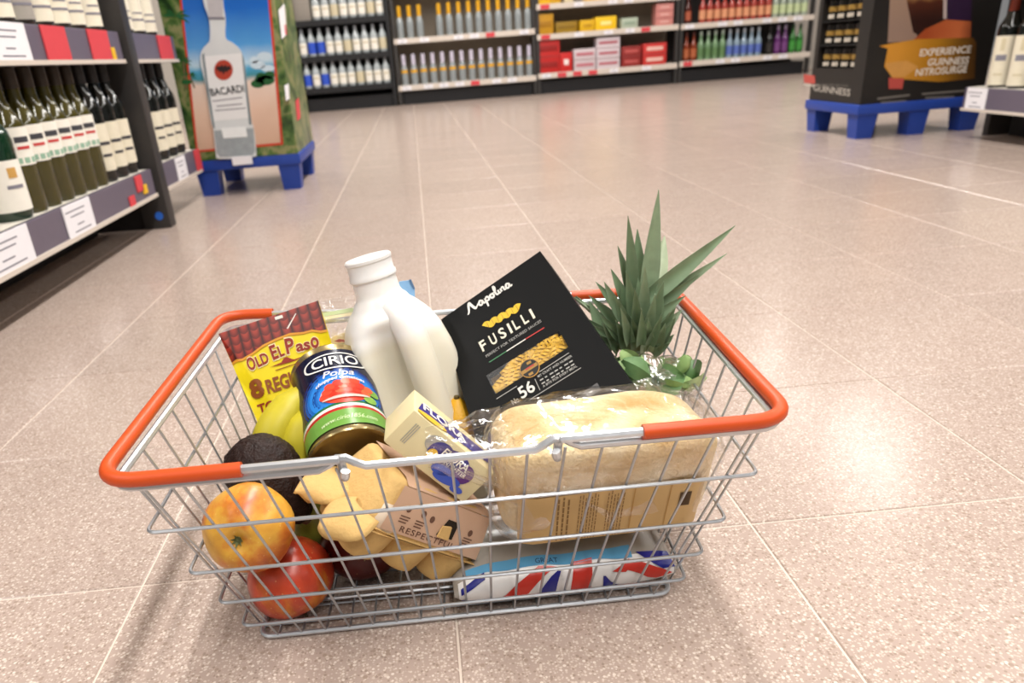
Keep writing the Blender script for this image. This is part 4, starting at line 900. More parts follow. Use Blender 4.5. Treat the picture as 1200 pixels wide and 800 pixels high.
def jug(u, v):
    z = v*.236; a = 2*math.pi*u; k_ = pr(z); sq = 4 if z < .15 else 4-1.9*min(1, (z-.15)/.06)
    c_, s_ = math.cos(a), math.sin(a); rr = (abs(c_)**sq+abs(s_)**sq)**(-1/sq)
    x, y = WX*k_*rr*c_, WY*k_*rr*s_
    if z > .21: x, y = .0205*c_*(k_/.385), .0205*s_*(k_/.385)
    x -= .004*min(1, max(0, (z-.15)/.06))
    # hand recess either side of the handle (towards -y), between z .07 and .19
    g = max(0, 1-((z-.135)/.062)**2); wdt = math.exp(-((x+.016)/.022)**2)+.25*math.exp(-((x-.03)/.015)**2) 
    if y < 0 and g > 0: y += .027*(g**.7)*wdt
    return V((x, y, z))
mb = MB(); mb.grid(jug, 72, 70, cu=True); n_ = 72
mb.f.append(tuple(range(n_))); mb.mi.append(0); mb.build('bottle', M_MILK, t, angle=70)
hp = catmull([(-.002, .002, .204), (.001, -.016, .203), (.004, -.027, .197), (.006, -.035, .186), (.007, -.042, .155), (.008, -.0435, .12), (.008, -.0425, .09), (.008, -.038, .068), (.008, -.03, .055)], 6)
mb = MB(); mb.tube(hp, [.015 for i in range(len(hp))], 14); mb.map(lambda v: V((v.x*1.0, v.y, v.z))); mb.build('handle', M_MILK, t, angle=80)
mb = MB(); mb.lathe([(.0212, .232), (.0228, .2335), (.0228, .2365), (.0216, .238), (.0216, .2475), (.0225, .2485), (.0225, .251), (.021, .2525), (.0001, .2528)], 36, Matrix.Translation((-.004, 0, 0))); mb.build('lid', mat('lid_white', '#e9e8e6', .35), t)
# ------------------------------------------------------------------ yellow fruit
t = thing('yellow_fruit', 'yellow fruit wedged between milk jug and black pasta box', 'fruit', hy(538, 500, .672))
mb = MB(); mb.lathe([(.0001, -.03), (.008, -.027), (.018, -.02), (.022, -.006), (.022, .006), (.017, .019), (.008, .027), (.004, .031), (.0001, .032)], 24); mb.build('skin', mat('fruit_yellow', '#cf9c1c', .4, bump=.3, bs=500), t)
mb = MB(); mb.lathe([(.003, .0305), (.0025, .034), (.0001, .0345)], 8); mb.build('stem_end', M_BTIP, t)
# ------------------------------------------------------------------ pasta box
PP = Pl.of(hy(517, 374, .728), hy(633, 294, .722), hy(742, 450, .592))
t = thing('pasta_box', 'black fusilli pasta box with a clear window tilted in basket', 'pasta box', PP.hit(640, 480)-PP.n*.04)
M_PB = mat('pasta_black', '#08090a', .45, var=.05, spec=.22); TH = .036
c4 = [PP.loc(*q_) for q_ in ((517, 374), (633, 294), (742, 450))]
c4.append(PP.loc(566, 543))
wq = [PP.loc(*q_) for q_ in ((569.6, 439.7), (655, 387), (666, 406.5), (580.5, 461.5))]
mb = MB(); N4 = [PP.fr @ q_ for q_ in c4]; W4 = [PP.fr @ q_ for q_ in wq]; B4 = [q_-PP.n*TH for q_ in N4]; WB = [q_-PP.n*.011 for q_ in W4]
vs = N4+B4+W4+WB
mb.add(vs, [(0, 1, 9, 8), (1, 2, 10, 9), (2, 3, 11, 10), (3, 0, 8, 11), (4, 5, 6, 7), (0, 4, 5, 1), (1, 5, 6, 2), (2, 6, 7, 3), (3, 7, 4, 0), (8, 9, 13, 12), (9, 10, 14, 13), (10, 11, 15, 14), (11, 8, 12, 15)]); box = mb.build('carton', M_PB, t, smooth=False, world=True)
mb = MB(); mb.poly(WB); mb.build('window_back', mat('pasta_shadow', '#6b4d18', .7), t, smooth=False, world=True)
# fusilli pieces behind the window
M_FUS = mat('fusilli_gold', '#d3a52e', .45, var=.2, vs=200, sss=.1)
def fus_mesh(L_=.042, r=.0052, turns=1.6):
    mb = MB(); n = 22
    for blade in range(2):
        for s_ in (0,):
            vs = []; 
            for i in range(n+1):
                a = turns*2*math.pi*i/n+blade*math.pi/2; z = L_*(i/n-.5)
                for d, w_ in ((-1, .0022), (1, .0022)): vs += [V((math.cos(a)*r*d, math.sin(a)*r*d, z-w_)), V((math.cos(a)*r*d, math.sin(a)*r*d, z+w_))]
            fs = []
            for i in range(n):
                o_ = 4*i; fs += [(o_, o_+4, o_+6, o_+2), (o_+1, o_+3, o_+7, o_+5), (o_, o_+1, o_+5, o_+4), (o_+2, o_+6, o_+7, o_+3)]
            mb.add(vs, fs)
    return mb
fz = fus_mesh(); f0 = None; random.seed(3)
wu = (wq[1]-wq[0]); wv = (wq[3]-wq[0])
for i in range(30):
    u, v = random.uniform(.06, .94), random.uniform(.12, .88); q_ = wq[0]+wu*u+wv*v
    lx, ly = .0, .0
    if f0 is None: f0 = fz.build('fusilli', M_FUS, t, world=True, angle=60); o = f0
    else: o = f0.copy(); COL.objects.link(o)
    o.scale = (1, 1, .62)
    mxx = PP.fr @ Matrix.Translation((q_.x, q_.y, -.0055-.001*(i % 3))) @ Matrix.Rotation(random.uniform(-.75, .75)+(1.2 if i % 4 == 0 else .1), 4, 'Z') @ Matrix.Rotation(math.pi/2, 4, 'Y') @ Matrix.Rotation(random.uniform(0, 3), 4, 'Z') @ Matrix.Diagonal((1.0, 1.0, .62, 1))
    o.matrix_basis = mxx
mb = MB(); mb.poly([q_-PP.n*.0002 for q_ in W4]); mb.build('window_film', film_mat('window_film', base=.01, edge=.08, rough=.2, bs=30, bump=.1), t, smooth=False, world=True)
M_PWT = mat('pasta_white', '#dcd9d2', .35, var=.02); M_PCM = mat('pasta_cream', '#e4dcc8', .35); M_PGR = mat('pasta_grey', '#a9a7a2', .35); M_PYL = mat('pasta_yellow', '#e0bb2a', .4, var=.12, vs=250)
# hand-drawn script for the brand name
def stroke(pl, pts, w0, mt, parent, off, name='lettering', n=5):
    """brush stroke through photo points (x, y[, width])"""
    P3 = catmull([V((q_[0], q_[1], q_[2] if len(q_) > 2 else w0)) for q_ in pts], n); mb = MB(); L2 = []; R2 = []
    for i, q_ in enumerate(P3):
        a, b = P3[max(0, i-1)], P3[min(len(P3)-1, i+1)]; d = V((b.x-a.x, b.y-a.y)); d = d.normalized() if d.length > 1e-9 else V((1, 0)); w_ = q_.z/2*(1.25 if name == 'lettering' else 1)
        L2.append(pl.hit(q_.x-d.y*w_, q_.y+d.x*w_)+pl.n*off); R2.append(pl.hit(q_.x+d.y*w_, q_.y-d.x*w_)+pl.n*off)
    k_ = len(P3); mb.add(L2+R2, [(i, i+1, k_+i+1, k_+i) for i in range(k_-1)]); return mb.build(name, mt, parent, smooth=False, world=True)
def script(x, y): # brand strokes laid along the tilted baseline: x along, y up (photo pixels)
    bx, by, ux, uy = 550.5, 366.5, .845, -.535
    return (bx+ux*x+uy*y*-1*-1, by+uy*x-ux*y) if 0 else (bx+ux*x-(-uy)*y*1.0, by+uy*x-ux*y)
S = lambda *ps: [(*script(x, y), w_) for x, y, w_ in ps]
ST = [S((-3, -1, .9), (0, 1, 1.6), (3, 7, 2.2), (5.5, 9.5, 2.2), (6.5, 6, 2.6), (8.5, 1, 2.4), (11, 1.5, 1.4), (14, 3.5, 1.2)),                                   # N
      S((20, 4.6, 1.4), (17.5, 5.2, 1.8), (15, 3, 2), (15.5, .6, 1.8), (18, .6, 1.6), (20, 4.6, 1.6), (20.4, .8, 1.8), (23, 1.2, 1)),   # a
      S((24, 4.6, 1.8), (23.6, -1, 2), (23, -5.5, 1.6)), S((23.6, 3, 1.3), (26.5, 5, 1.8), (28.6, 3.2, 2), (27.2, .8, 1.8), (24.2, 1, 1.2)),  # p
      S((33.5, 4.8, 1.6), (31, 4, 2), (31.2, 1, 1.8), (34, .6, 1.8), (35.2, 3, 1.8), (33.5, 4.8, 1.4), (37, 4.6, .9)),                          # o
      S((37.5, 2, 1), (40.5, 9, 1.5), (39, 11, 1.6), (38, 6, 1.9), (38.6, 1, 1.8), (41, .8, 1.2)),                                        # l
      S((42.2, 4.8, 1.8), (42, 1, 1.8), (44, .9, 1.1)),                                                                           # i
      S((45.5, 4.8, 1.9), (45.3, .6, 1.9)), S((45.5, 3.4, 1), (48, 5, 1.7), (49.3, 4, 1.9), (49.2, 1, 1.8), (51.5, 1, 1.1)),           # n
      S((57, 4.6, 1.4), (54.3, 5.2, 1.8), (52.3, 3, 2), (52.8, .7, 1.8), (55.2, .7, 1.6), (57, 4.6, 1.6), (57.4, .8, 1.8), (60, 1.4, 1))]
for s_ in ST: stroke(PP, s_, 2, M_PWT, t, .0006)
# printed spiral above the product name
sp2 = []
for i in range(23):
    f = i/22; x, y = 568.5+41*f, 382.5-23.5*f; wob = 2.0*math.sin(f*math.pi*9); sp2.append((x-wob*.5, y-wob*.85, 6.2+1.0*math.cos(f*math.pi*18)))
stroke(PP, sp2, 6, M_PYL, t, .0005, 'pasta_spiral_print', 3)
for i in range(7):
    f = (i+.5)/7.2; x, y = 569+41*f, 382.5-23.5*f; stroke(PP, [(x-1.6, y-3.2, .7), (x+.4, y, .9), (x+1.9, y+3, .7)], .8, mat('pasta_spiral_shade', '#b8902a', .4), t, .0008, 'pasta_spiral_groove', 2)
for k_, ch in enumerate('FUSILLI'):
    f0_ = (0, .175, .345, .515, .605, .765, .925)[k_]; wl = (7.2, 8, 8, 3, 6.5, 6.5, 3)[k_]; x, y = 566+64*f0_, 412-41.5*f0_
    ptext(PP, ch, (x, y), (x+wl*.85, y-wl*.545), 11.5, M_PCM, t, .0006, bold=.02)
ptext(PP, 'PERFECT FOR TEXTURED SAUCES', (570.5, 419), (635, 377), 2.9, M_PGR, t, .0006)
for a, b, mt in (((573.5, 424.5), (594, 411.5), M_CDG), ((594, 411.5), (616, 397.5), M_PWT), ((616, 397.5), (638, 384), M_CRED)): stroke(PP, [a, b], 1.2, mt, t, .0006, 'flag_line_print', 1)
for a, b in (((582, 467.5), (606, 452.5)), ((632, 436), (667, 413.5)), ((620, 469), (681, 431))): stroke(PP, [a, b], .8, M_PGR, t, .0006, 'line_print', 1)
stroke(PP, [(627, 444), (633, 457)], .8, M_PGR, t, .0006, 'line_print', 1)
ptext(PP, 'No.', (602, 475), (610.5, 469.5), 6.5, M_PWT, t, .0006)
ptext(PP, '56', (612, 467.5), (628.5, 456.5), 13, M_PWT, t, .0006, bold=.02)
for k_, (s_, e) in enumerate((('MY CRAFT AND NUMBER', 1), None or ('', 0), ('', 0), ('A BITE FOR EVERY MEAL', 1))):
    ox, oy = 2.0*k_, 3.9*k_
    if not e:
        for f in range(7): a0 = (631+ox+40*f/7, 442+oy-24.5*f/7); stroke(PP, [a0, (a0[0]+(4.6, 3.2, 5)[f % 3]*.85, a0[1]-(4.6, 3.2, 5)[f % 3]*.52)], 1.5, M_PGR, t, .0006, 'fine_print', 1)
        continue
    ptext(PP, s_, (631+ox, 442.5+oy), (671+ox, 418+oy), 2.7, M_PGR, t, .0006, bold=.01)
rot = -.57
pprint_(PP, [ell(621, 431.5, 12.2, 10.8, 24, rot)], mat('seal_gold', '#b98a3a', .4), t, .0008, 'seal_ring')
pprint_(PP, [ell(621, 431.5, 11.2, 9.8, 24, rot)], mat('seal_black', '#16140f', .4), t, .0010, 'seal_field')
pprint_(PP, [[(611, 436), (629, 424.5), (631, 428), (613, 439.5)], [(617, 425.5), (622, 422.5), (623.5, 425), (618.5, 428)], [(619.5, 438.5), (624.5, 435.3), (626, 437.8), (621, 441)]], mat('seal_gold2', '#a07a38', .4), t, .0012, 'seal_mark')
pprint_(PP, [[(616, 433), (626, 426.7), (626.7, 428), (616.7, 434.3)]], M_CRED, t, .0014, 'seal_line')
pprint_(PP, [[(684, 459), (700, 448.5), (705, 457), (690, 466)]], mat('pasta_patch', '#58585a', .4), t, .0006, 'grey_patch_print')
# ------------------------------------------------------------------ pineapple
t = thing('pineapple', 'pineapple with spiky green crown rising from the basket corner', 'pineapple', (.152, .662, .006))
base = V((.152, .662, .010)); pa = V((.203, .703, .150))-base; BH = pa.length; pa.normalize()
M_PSK = mat('pineapple_skin', '#9a7428', .6, var=.35, vs=60, bump=.5, bs=120)
mb = MB(); q4 = pa.to_track_quat('Z', 'Y').to_matrix().to_4x4(); q4.translation = base
def pine(u, v):
    a = 2*math.pi*u; z = v*BH; r = .036*max(.02, (1-abs(2*v-1)**3.2))**.5
    e = abs(math.sin(8*a/2+v*13))*abs(math.sin(8*a/2-v*13)); return q4 @ V((r*(1+.09*e)*math.cos(a), r*(1+.09*e)*math.sin(a), z))
mb.grid(pine, 64, 40, cu=True); mb.build('fruit', M_PSK, t, world=True)
M_LF = [mat('crown_leaf%d' % i, c, .5, var=.3, vs=70, sss=.05) for i, c in enumerate(('#758c6c', '#697f60', '#879c7d', '#a3b092'))]
top = base+pa*BH
def leaf(b0, d0, L_, w_, curl, mt, twist=0, cdir=None):
    n = 10; d = d0.normalized(); side = d.cross(cdir or V((0, -1, .25))).normalized(); nrm = side.cross(d).normalized()
    pts = []; p_ = b0.copy(); dd = d.copy()
    for i in range(n+1): pts.append((p_.copy(), dd.copy())); p_ += dd*L_/n; dd = (dd+nrm*curl/n).normalized()
    mb = MB()
    for i, (q_, tg) in enumerate(pts):
        f = i/n; wd = w_*(1-f**1.7)*(.75+.5*math.sin(min(1, f*2.2)*math.pi/2)*.5)+.0002; nn = side.cross(tg).normalized(); s2 = (side*math.cos(twist*f)+nn*math.sin(twist*f))
        for s_, h_ in ((-1, .32), (-.5, .08), (0, 0), (.5, .08), (1, .32)): mb.v.append(q_+s2*wd*s_*.5+nn*wd*h_*.9)
        for s_, h_ in ((1, .32), (.5, .08), (0, 0), (-.5, .08), (-1, .32)): mb.v.append(q_+s2*wd*s_*.5+nn*(wd*h_*.9-.0007-.0012*(1-abs(s_))))
    for i in range(n):
        for j in range(10): a = i*10; mb.f.append((a+j, a+(j+1) % 10, a+10+(j+1) % 10, a+10+j)); mb.mi.append(0)
    mb.f += [tuple(range(10)), tuple(range(n*10, n*10+10))]; mb.mi += [0, 0]
    return mb.build('leaf', mt, t, world=True, angle=70)
random.seed(11)
cax2 = V((.16, .02, 1)).normalized()
def ldir(px0, py0, px1, py1, y0, dy): a = hy(px0, py0, y0); b = hy(px1, py1, y0+dy); return a, (b-a), (b-a).length
YC = .705
# leaves traced one by one: root px, tip px, depth change, width m, curl, tone
for (x0, y0, x1, y1, dy, w_, cu, mi, yo) in (
    (757, 350, 772, 222, .0, .021, .0, 2, .0), (742, 350, 736, 253, -.005, .015, .12, 1, .0), (748, 345, 747, 268, .012, .017, 0, 1, .01), (768, 330, 779, 276, .03, .02, 0, 3, .03),
    (755, 352, 862, 264, .0, .0195, -.42, 0, -.004), (762, 358, 852, 297, .0, .013, -.38, 2, -.002), (762, 366, 820, 321, .0, .014, -.3, 1, -.006), (756, 378, 804, 346, -.005, .0135, -.25, 0, -.01),
    (742, 352, 724, 288, .005, .013, .16, 1, .0), (736, 360, 716, 315, .0, .0125, .15, 0, -.006), (730, 368, 698, 330, .0, .0125, .2, 1, -.008), (724, 378, 690, 346, .004, .012, .2, 0, -.006), (722, 388, 686, 356, .006, .012, .2, 1, -.004),
    (728, 372, 708, 330, -.012, .013, .1, 2, -.014), (742, 372, 734, 318, -.016, .014, .05, 0, -.016), (752, 374, 756, 312, -.016, .015, -.05, 2, -.016), (760, 384, 778, 330, -.016, .015, -.15, 0, -.016),
    (736, 388, 720, 345, -.022, .0135, .1, 0, -.022), (746, 390, 744, 338, -.024, .0135, .0, 1, -.024), (756, 394, 768, 345, -.022, .0135, -.1, 2, -.022), (768, 396, 792, 360, -.012, .013, -.2, 1, -.014),
    (728, 398, 702, 368, -.02, .012, .15, 1, -.024), (738, 402, 728, 362, -.026, .012, .1, 2, -.028), (750, 404, 752, 362, -.028, .012, 0, 0, -.028), (760, 404, 776, 368, -.024, .012, -.1, 1, -.026),
    (768, 402, 789, 376, -.012, .011, -.15, 0, -.02), (762, 400, 786, 386, -.004, .010, -.1, 1, -.012), (760, 404, 781, 394, -.002, .009, 0, 0, -.01), (758, 408, 778, 403, .0, .008, 0, 1, -.01), (722, 400, 692, 380, -.01, .010, .1, 0, -.014), (724, 408, 700, 392, -.014, .010, .1, 1, -.02)):
    a, d, L_ = ldir(x0, y0, x1, y1, YC+yo, dy); leaf(a, d-d.normalized()*0, L_*1.0, w_, cu*.0, M_LF[mi], random.uniform(-.3, .3))
for (x0, y0, x1, y1, dy, w_, mi) in ((716, 402, 686, 372, .0, .016, 1), (718, 408, 690, 392, -.01, .016, 0), (726, 410, 706, 378, -.03, .016, 2), (736, 412, 722, 376, -.034, .017, 0), (746, 412, 740, 372, -.036, .017, 1), (756, 412, 760, 374, -.036, .017, 2), (764, 410, 780, 380, -.03, .016, 0), (766, 406, 792, 372, -.02, .016, 1), (768, 410, 790, 392, -.01, .013, 0), (764, 414, 784, 402, -.012, .012, 1), (708, 392, 690, 352, .01, .016, 0), (770, 392, 800, 362, .01, .014, 2), (750, 380, 748, 326, .0, .02, 0), (738, 384, 728, 332, .0, .019, 1), (764, 380, 776, 338, .0, .018, 0)):
    a, d, L_ = ldir(x0, y0, x1, y1, YC-.012, dy); leaf(a, d, L_, w_, 0, M_LF[mi], random.uniform(-.3, .3))
for i in range(14):                         # rear leaves, seen only from the side
    a_ = random.uniform(.15, 3.0); d = V((math.cos(a_)*.75, abs(math.sin(a_))*.7, random.uniform(.5, 1.1))); leaf(top+d*.006, d, random.uniform(.05, .085), .013, -.1, M_LF[i % 3], 0, d.cross(V((0, 0, 1))).cross(d))
# ------------------------------------------------------------------ salad bag
sc_ = hy(768, 432, .645)
t = thing('salad_bag', 'clear bag of green salad leaves between pasta box and bread', 'salad bag', (sc_.x, .645, .1))
M_SAL = [mat('salad%d' % i, c, .5, var=.35, vs=90, sss=.1) for i, c in enumerate(('#86a666', '#9dbb78', '#5d8050', '#b4ca92'))]
random.seed(5)
for i in range(26):
    px, py = random.uniform(722, 808), random.uniform(418, 452)
    if py < 418+max(0, (px-770)*.25): py += 14
    c = hy(px, py, .645+random.uniform(-.02, .02)); d = V((random.uniform(-1, 1), random.uniform(-.6, .6), random.uniform(-.5, .7))).normalized(); sd = d.cross(V((random.uniform(-1, 1), 1, random.uniform(-1, 1)))).normalized(); nn = d.cross(sd)
    L_, w_ = random.uniform(.022, .04), random.uniform(.008, .016); mb = MB()
    mb.grid(lambda u, v: c+d*L_*(v-.5)+sd*w_*(u-.5)*2*math.sin(math.pi*(.06+.9*v))*(1+.15*math.sin(v*25))+nn*(.006*math.sin(v*3)+.003*math.cos(u*6+i)), 4, 8); mb.build('salad_leaf', M_SAL[i % 4], t, world=True)
stk = [hy(765, 448, .64), hy(785, 440, .645), hy(808, 432, .65)]
mb = MB(); mb.tube(catmull(stk, 5), .0055, 10); mb.build('salad_stalk', M_SAL[1], t, world=True)
mb = MB()
def bagf(u, v):
    a = 2*math.pi*u; th = math.pi*v; r = V((math.cos(a)*math.sin(th)*.046, math.sin(a)*math.sin(th)*.033, -math.cos(th)*.036))
    q_ = V((.201, .648, .137))+r; return q_+r.normalized()*(.008*mnoise.noise(r*48)+.005*abs(mnoise.noise(r*120)))+V((.0, 0, -.25*(r.x)*1.0 if r.z > 0 else 0))
mb.grid(bagf, 40, 28, cu=True); mb.build('film', film_mat('salad_film', base=.2, edge=.85, rough=.18, bs=45, bump=1.0), t, world=True, angle=80)
# ------------------------------------------------------------------ sliced bread in a clear bag
bc = V((.126, .5535, .1185)); BD = (.087, .048, .0515)
def loaf(u, v, gx=0, gy=0, gz=0, amp=.0022, sc=28, seed=0):
    a = 2*math.pi*u; b = math.pi*(v-.5); n1, n2 = .34, .30
    c_, s_ = math.cos(a), math.sin(a); cb, sb = math.cos(b), math.sin(b); pw = lambda x, e: math.copysign(abs(x)**e, x)
    p_ = V(((BD[0]+gx)*pw(sb, n1), (BD[1]+gy)*pw(cb, n1)*pw(c_, n2), (BD[2]+gz)*pw(cb, n1)*pw(s_, n2)))
    if p_.z > 0: p_.y *= 1+.05*p_.z/BD[2]
    p_.z += .005*(1-(p_.x/BD[0])**2)*(1 if p_.z > 0 else 0)
    nn = V((p_.x/BD[0], p_.y/BD[1], p_.z/BD[2])); nn = nn.normalized() if nn.length > 1e-6 else V((0, 0, 1))
    p_.y -= .34*p_.z
    return bc+Matrix.Rotation(math.radians(2), 3, 'Z') @ (p_+nn*amp*mnoise.noise(p_*sc+V((seed, 0, 0))))
t = thing('bread_loaf', 'pale loaf of bread in clear bag with tan paper band', 'bread', (bc.x, bc.y, .06))
def crust():
    mt, tr, b, N, L = nt('bread_crust'); tc = N('ShaderNodeTexCoord'); g = N('ShaderNodeNewGeometry')
    nz = N('ShaderNodeTexNoise'); nz.inputs['Scale'].default_value = 28; nz.inputs['Detail'].default_value = 6; L(g.outputs['Position'], nz.inputs['Vector'])
    cr = N('ShaderNodeValToRGB'); el = cr.color_ramp.elements; el[0].position = .3; el[0].color = lin('#c9a062'); el[1].position = .7; el[1].color = lin('#efdfbc'); e = el.new(.5); e.color = lin('#e2c795'); L(nz.outputs['Fac'], cr.inputs[0])
    L(cr.outputs[0], b.inputs['Base Color']); b.inputs['Roughness'].default_value = .85
    n2 = N('ShaderNodeTexNoise'); n2.inputs['Scale'].default_value = 260; n2.inputs['Detail'].default_value = 5; L(g.outputs['Position'], n2.inputs['Vector']); bp = N('ShaderNodeBump'); bp.inputs['Strength'].default_value = .9; bp.inputs['Distance'].default_value = .003; L(n2.outputs['Fac'], bp.inputs['Height']); L(bp.outputs[0], b.inputs['Normal']); return mt
mb = MB(); mb.grid(lambda u, v: loaf(u, v), 64, 48, cu=True); mb.build('loaf', crust(), t, world=True, angle=80)
film2 = film_mat('bread_film', base=.045, edge=.4, rough=.14, bs=17, bump=.9)
def wrapf(u, v):
    p_ = loaf(u, v, .0045, .0035, .004, .004, 34, 5); f = (p_-bc)
    cr_ = abs(mnoise.noise(V((p_.x*30, p_.y*70, p_.z*70)))) ; return p_+f.normalized()*(.003*(1-cr_*2.2))
mb = MB(); mb.grid(wrapf, 110, 80, cu=True); mb.build('film', film2, t, world=True, angle=80)
# gathered end of the bag and tail
def neck(u, v):
    a = 2*math.pi*u; r = .030*(1-.60*v)+.004*math.sin(7*a+v*4)*(1-.2*v)+.003*mnoise.noise(V((u*9, v*5, 1))); x = .046-.062*v
    return V((x, .535+r*1.1*math.cos(a), .150+.010*v+r*1.1*math.sin(a)-.0*v))
mb = MB(); mb.grid(neck, 48, 16, cu=True); mb.build('bag_neck', film2, t, world=True, angle=80)
def tail(u, v): x = .216+.026*v; return V((x, .50+.11*u, .172-.03*v-.045*v*u+.004*mnoise.noise(V((u*8, v*5, 2)))))
mb = MB(); mb.grid(tail, 24, 8); mb.build('bag_tail', film2, t, world=True, angle=80)
# paper band printed on the lower front and base
rotb = Matrix.Rotation(math.radians(2), 3, 'Z')
def band(u, z, off=.0062):
    x = (-.076+.152*u); y = -BD[1]-off+.0005-.34*z; ed = max(0, abs(x)-.066)*.6; return bc+rotb @ V((x, y+ed, z))
M_BAND = mat('bread_band', '#cdab72', .5, var=.06, vs=40)
mb = MB(); zb0, zb1 = -.048, .008
mb.grid(lambda u, v: band(u, zb0+(zb1-zb0)*v), 24, 8); mb.build('paper_band', M_BAND, t, world=True, angle=80)
M_BIN = mat('band_ink', '#8a6a3e', .6)
for (ua, ub, za, zb_, nr, dk) in ((.19, .27, -.046, .008, 3, 1), (.31, .42, -.047, .007, 7, 0), (.46, .56, -.047, .008, 6, 0)):
    mb = MB()
    for i in range(nr):
        u = ua+(ub-ua)*(i+.5)/nr; z = za
        while z < zb_-.004:
            L_ = random.uniform(.002, .0055) if dk == 0 else random.uniform(.003, .007); w_ = .0014/.148 if dk else .0008/.148
            mb.poly([band(u, z, .0068), band(u+w_, z, .0068), band(u+w_, min(zb_, z+L_), .0068), band(u, min(zb_, z+L_), .0068)]); z += L_+.0012
    mb.build('fine_print', M_BIN, t, smooth=False, world=True)
mb = MB()
for i in range(14):
    u = .86+.055*i/14; w_ = (.0012, .0022, .0008)[i % 3]/.148*.7; mb.poly([band(u, -.02, .0068), band(u+w_, -.02, .0068), band(u+w_, -.004, .0068), band(u, -.004, .0068)])
mb.build('barcode_print', mat('band_dark', '#5a4326', .6), t, smooth=False, world=True)
mb = MB(); mb.poly([band(.605, zb0, .0066), band(.612, zb0, .0066), band(.612, zb1, .0066), band(.605, zb1, .0066)]); mb.poly([band(.80, zb0, .0066), band(.806, zb0, .0066), band(.806, zb1, .0066), band(.80, zb1, .0066)]); mb.build('fold_line', mat('band_fold', '#b98f4e', .6), t, smooth=False, world=True)
# ------------------------------------------------------------------ flag printed bag under the loaf
t = thing('flag_bag', 'union flag printed food bag under the bread loaf', 'food bag', (.105, .565, .006))
fc_ = V((.091, .564, .0245)); FD = (.098, .047, .0190)
def flagbag(u, v, off=0):
    a = 2*math.pi*u; x = FD[0]*(2*v-1); k_ = max(.0, 1-abs(2*v-1)**5)**.6*.85+.15; s_ = math.sin(a); c_ = math.cos(a); pw = lambda q_, e: math.copysign(abs(q_)**e, q_)
    p_ = V((x, (FD[1]+off)*pw(c_, .6), (FD[2]*k_+off)*pw(s_, .7))); return fc_+rotb @ (p_+V((0, 0, 1))*0+V((0, -c_, s_)).normalized()*.0022*mnoise.noise(p_*42))
mb = MB(); mb.grid(lambda u, v: flagbag(u, v), 40, 44, cu=True); mb.build('bag', mat('flag_clear', '#a09a92', .25, var=.2, vs=30), t, world=True, angle=80)
# print mapped on the bag front: su along x 0..1, sv up 0..1 (angle from low front to top)
def onbag(su, sv, off): return flagbag((.5+.06-.30*sv) % 1 if False else (.5+.085-.27*sv), su, off)
def bagprint(pts, mt, name, off, n=10):
    # fan of subdivided quads: pts is a 4-corner patch
    a, b, c, d = [V((*q_, 0)) for q_ in pts]; mb = MB()
    mb.grid(lambda u, v: (lambda q_: onbag(q_.x, q_.y, off))(a.lerp(b, u).lerp(d.lerp(c, u), v)), n, 4); return mb.build(name, mt, t, world=True, angle=80)
M_FW, M_FR, M_FB, M_FL = mat('flag_white', '#dcdad8', .3, var=.05), mat('flag_red', '#bb2f22', .3), mat('flag_blue', '#1c1f78', .3), mat('flag_sky', '#5a9cc4', .3)
B = bagprint
B([(.02, .0), (.98, .0), (.98, .80), (.02, .80)], M_FW, 'white_print', .0008, 30)
B([(.06, .80), (.80, .74), (.80, .98), (.06, .98)], M_FL, 'sky_blue_print', .0012, 24)
B([(.03, .35), (.14, .62), (.14, .80), (.03, .6)], M_FB, 'blue_print', .0012); B([(.03, .02), (.05, .02), (.05, .2), (.03, .2)], M_FB, 'blue_print', .0012)
B([(.17, .10), (.28, .10), (.46, .72), (.38, .76)], M_FR, 'red_print', .0014)
B([(.34, .06), (.44, .06), (.475, .62), (.46, .62)], M_FB, 'blue_print', .0013)
B([(.505, .0), (.60, .0), (.62, .80), (.535, .80)], M_FR, 'red_print', .0014)
B([(.66, .02), (.76, .02), (.67, .36), (.66, .36)], M_FB, 'blue_print', .0013)
B([(.74, .50), (.80, .70), (.97, .30), (.90, .18)], M_FR, 'red_print', .0014); B([(.70, .44), (.76, .40), (.81, .66), (.78, .72)], M_FR, 'red_print', .00145)
B([(.82, .84), (.93, .40), (.985, .46), (.97, .9)], M_FB, 'blue_print', .0013)
M_FTX = mat('flag_ink', '#2a4a6a', .4)
for s_, u0, u1, hh, sv in (('GREAT', .37, .47, .10, .82),):
    mb = text_mb(s_, u1-u0, hh, bold=.01, sub=.02); mb.map(lambda q_: onbag(u0+q_.x, sv+q_.y, .0016)); mb.build('lettering', M_FTX, t, smooth=False, world=True)
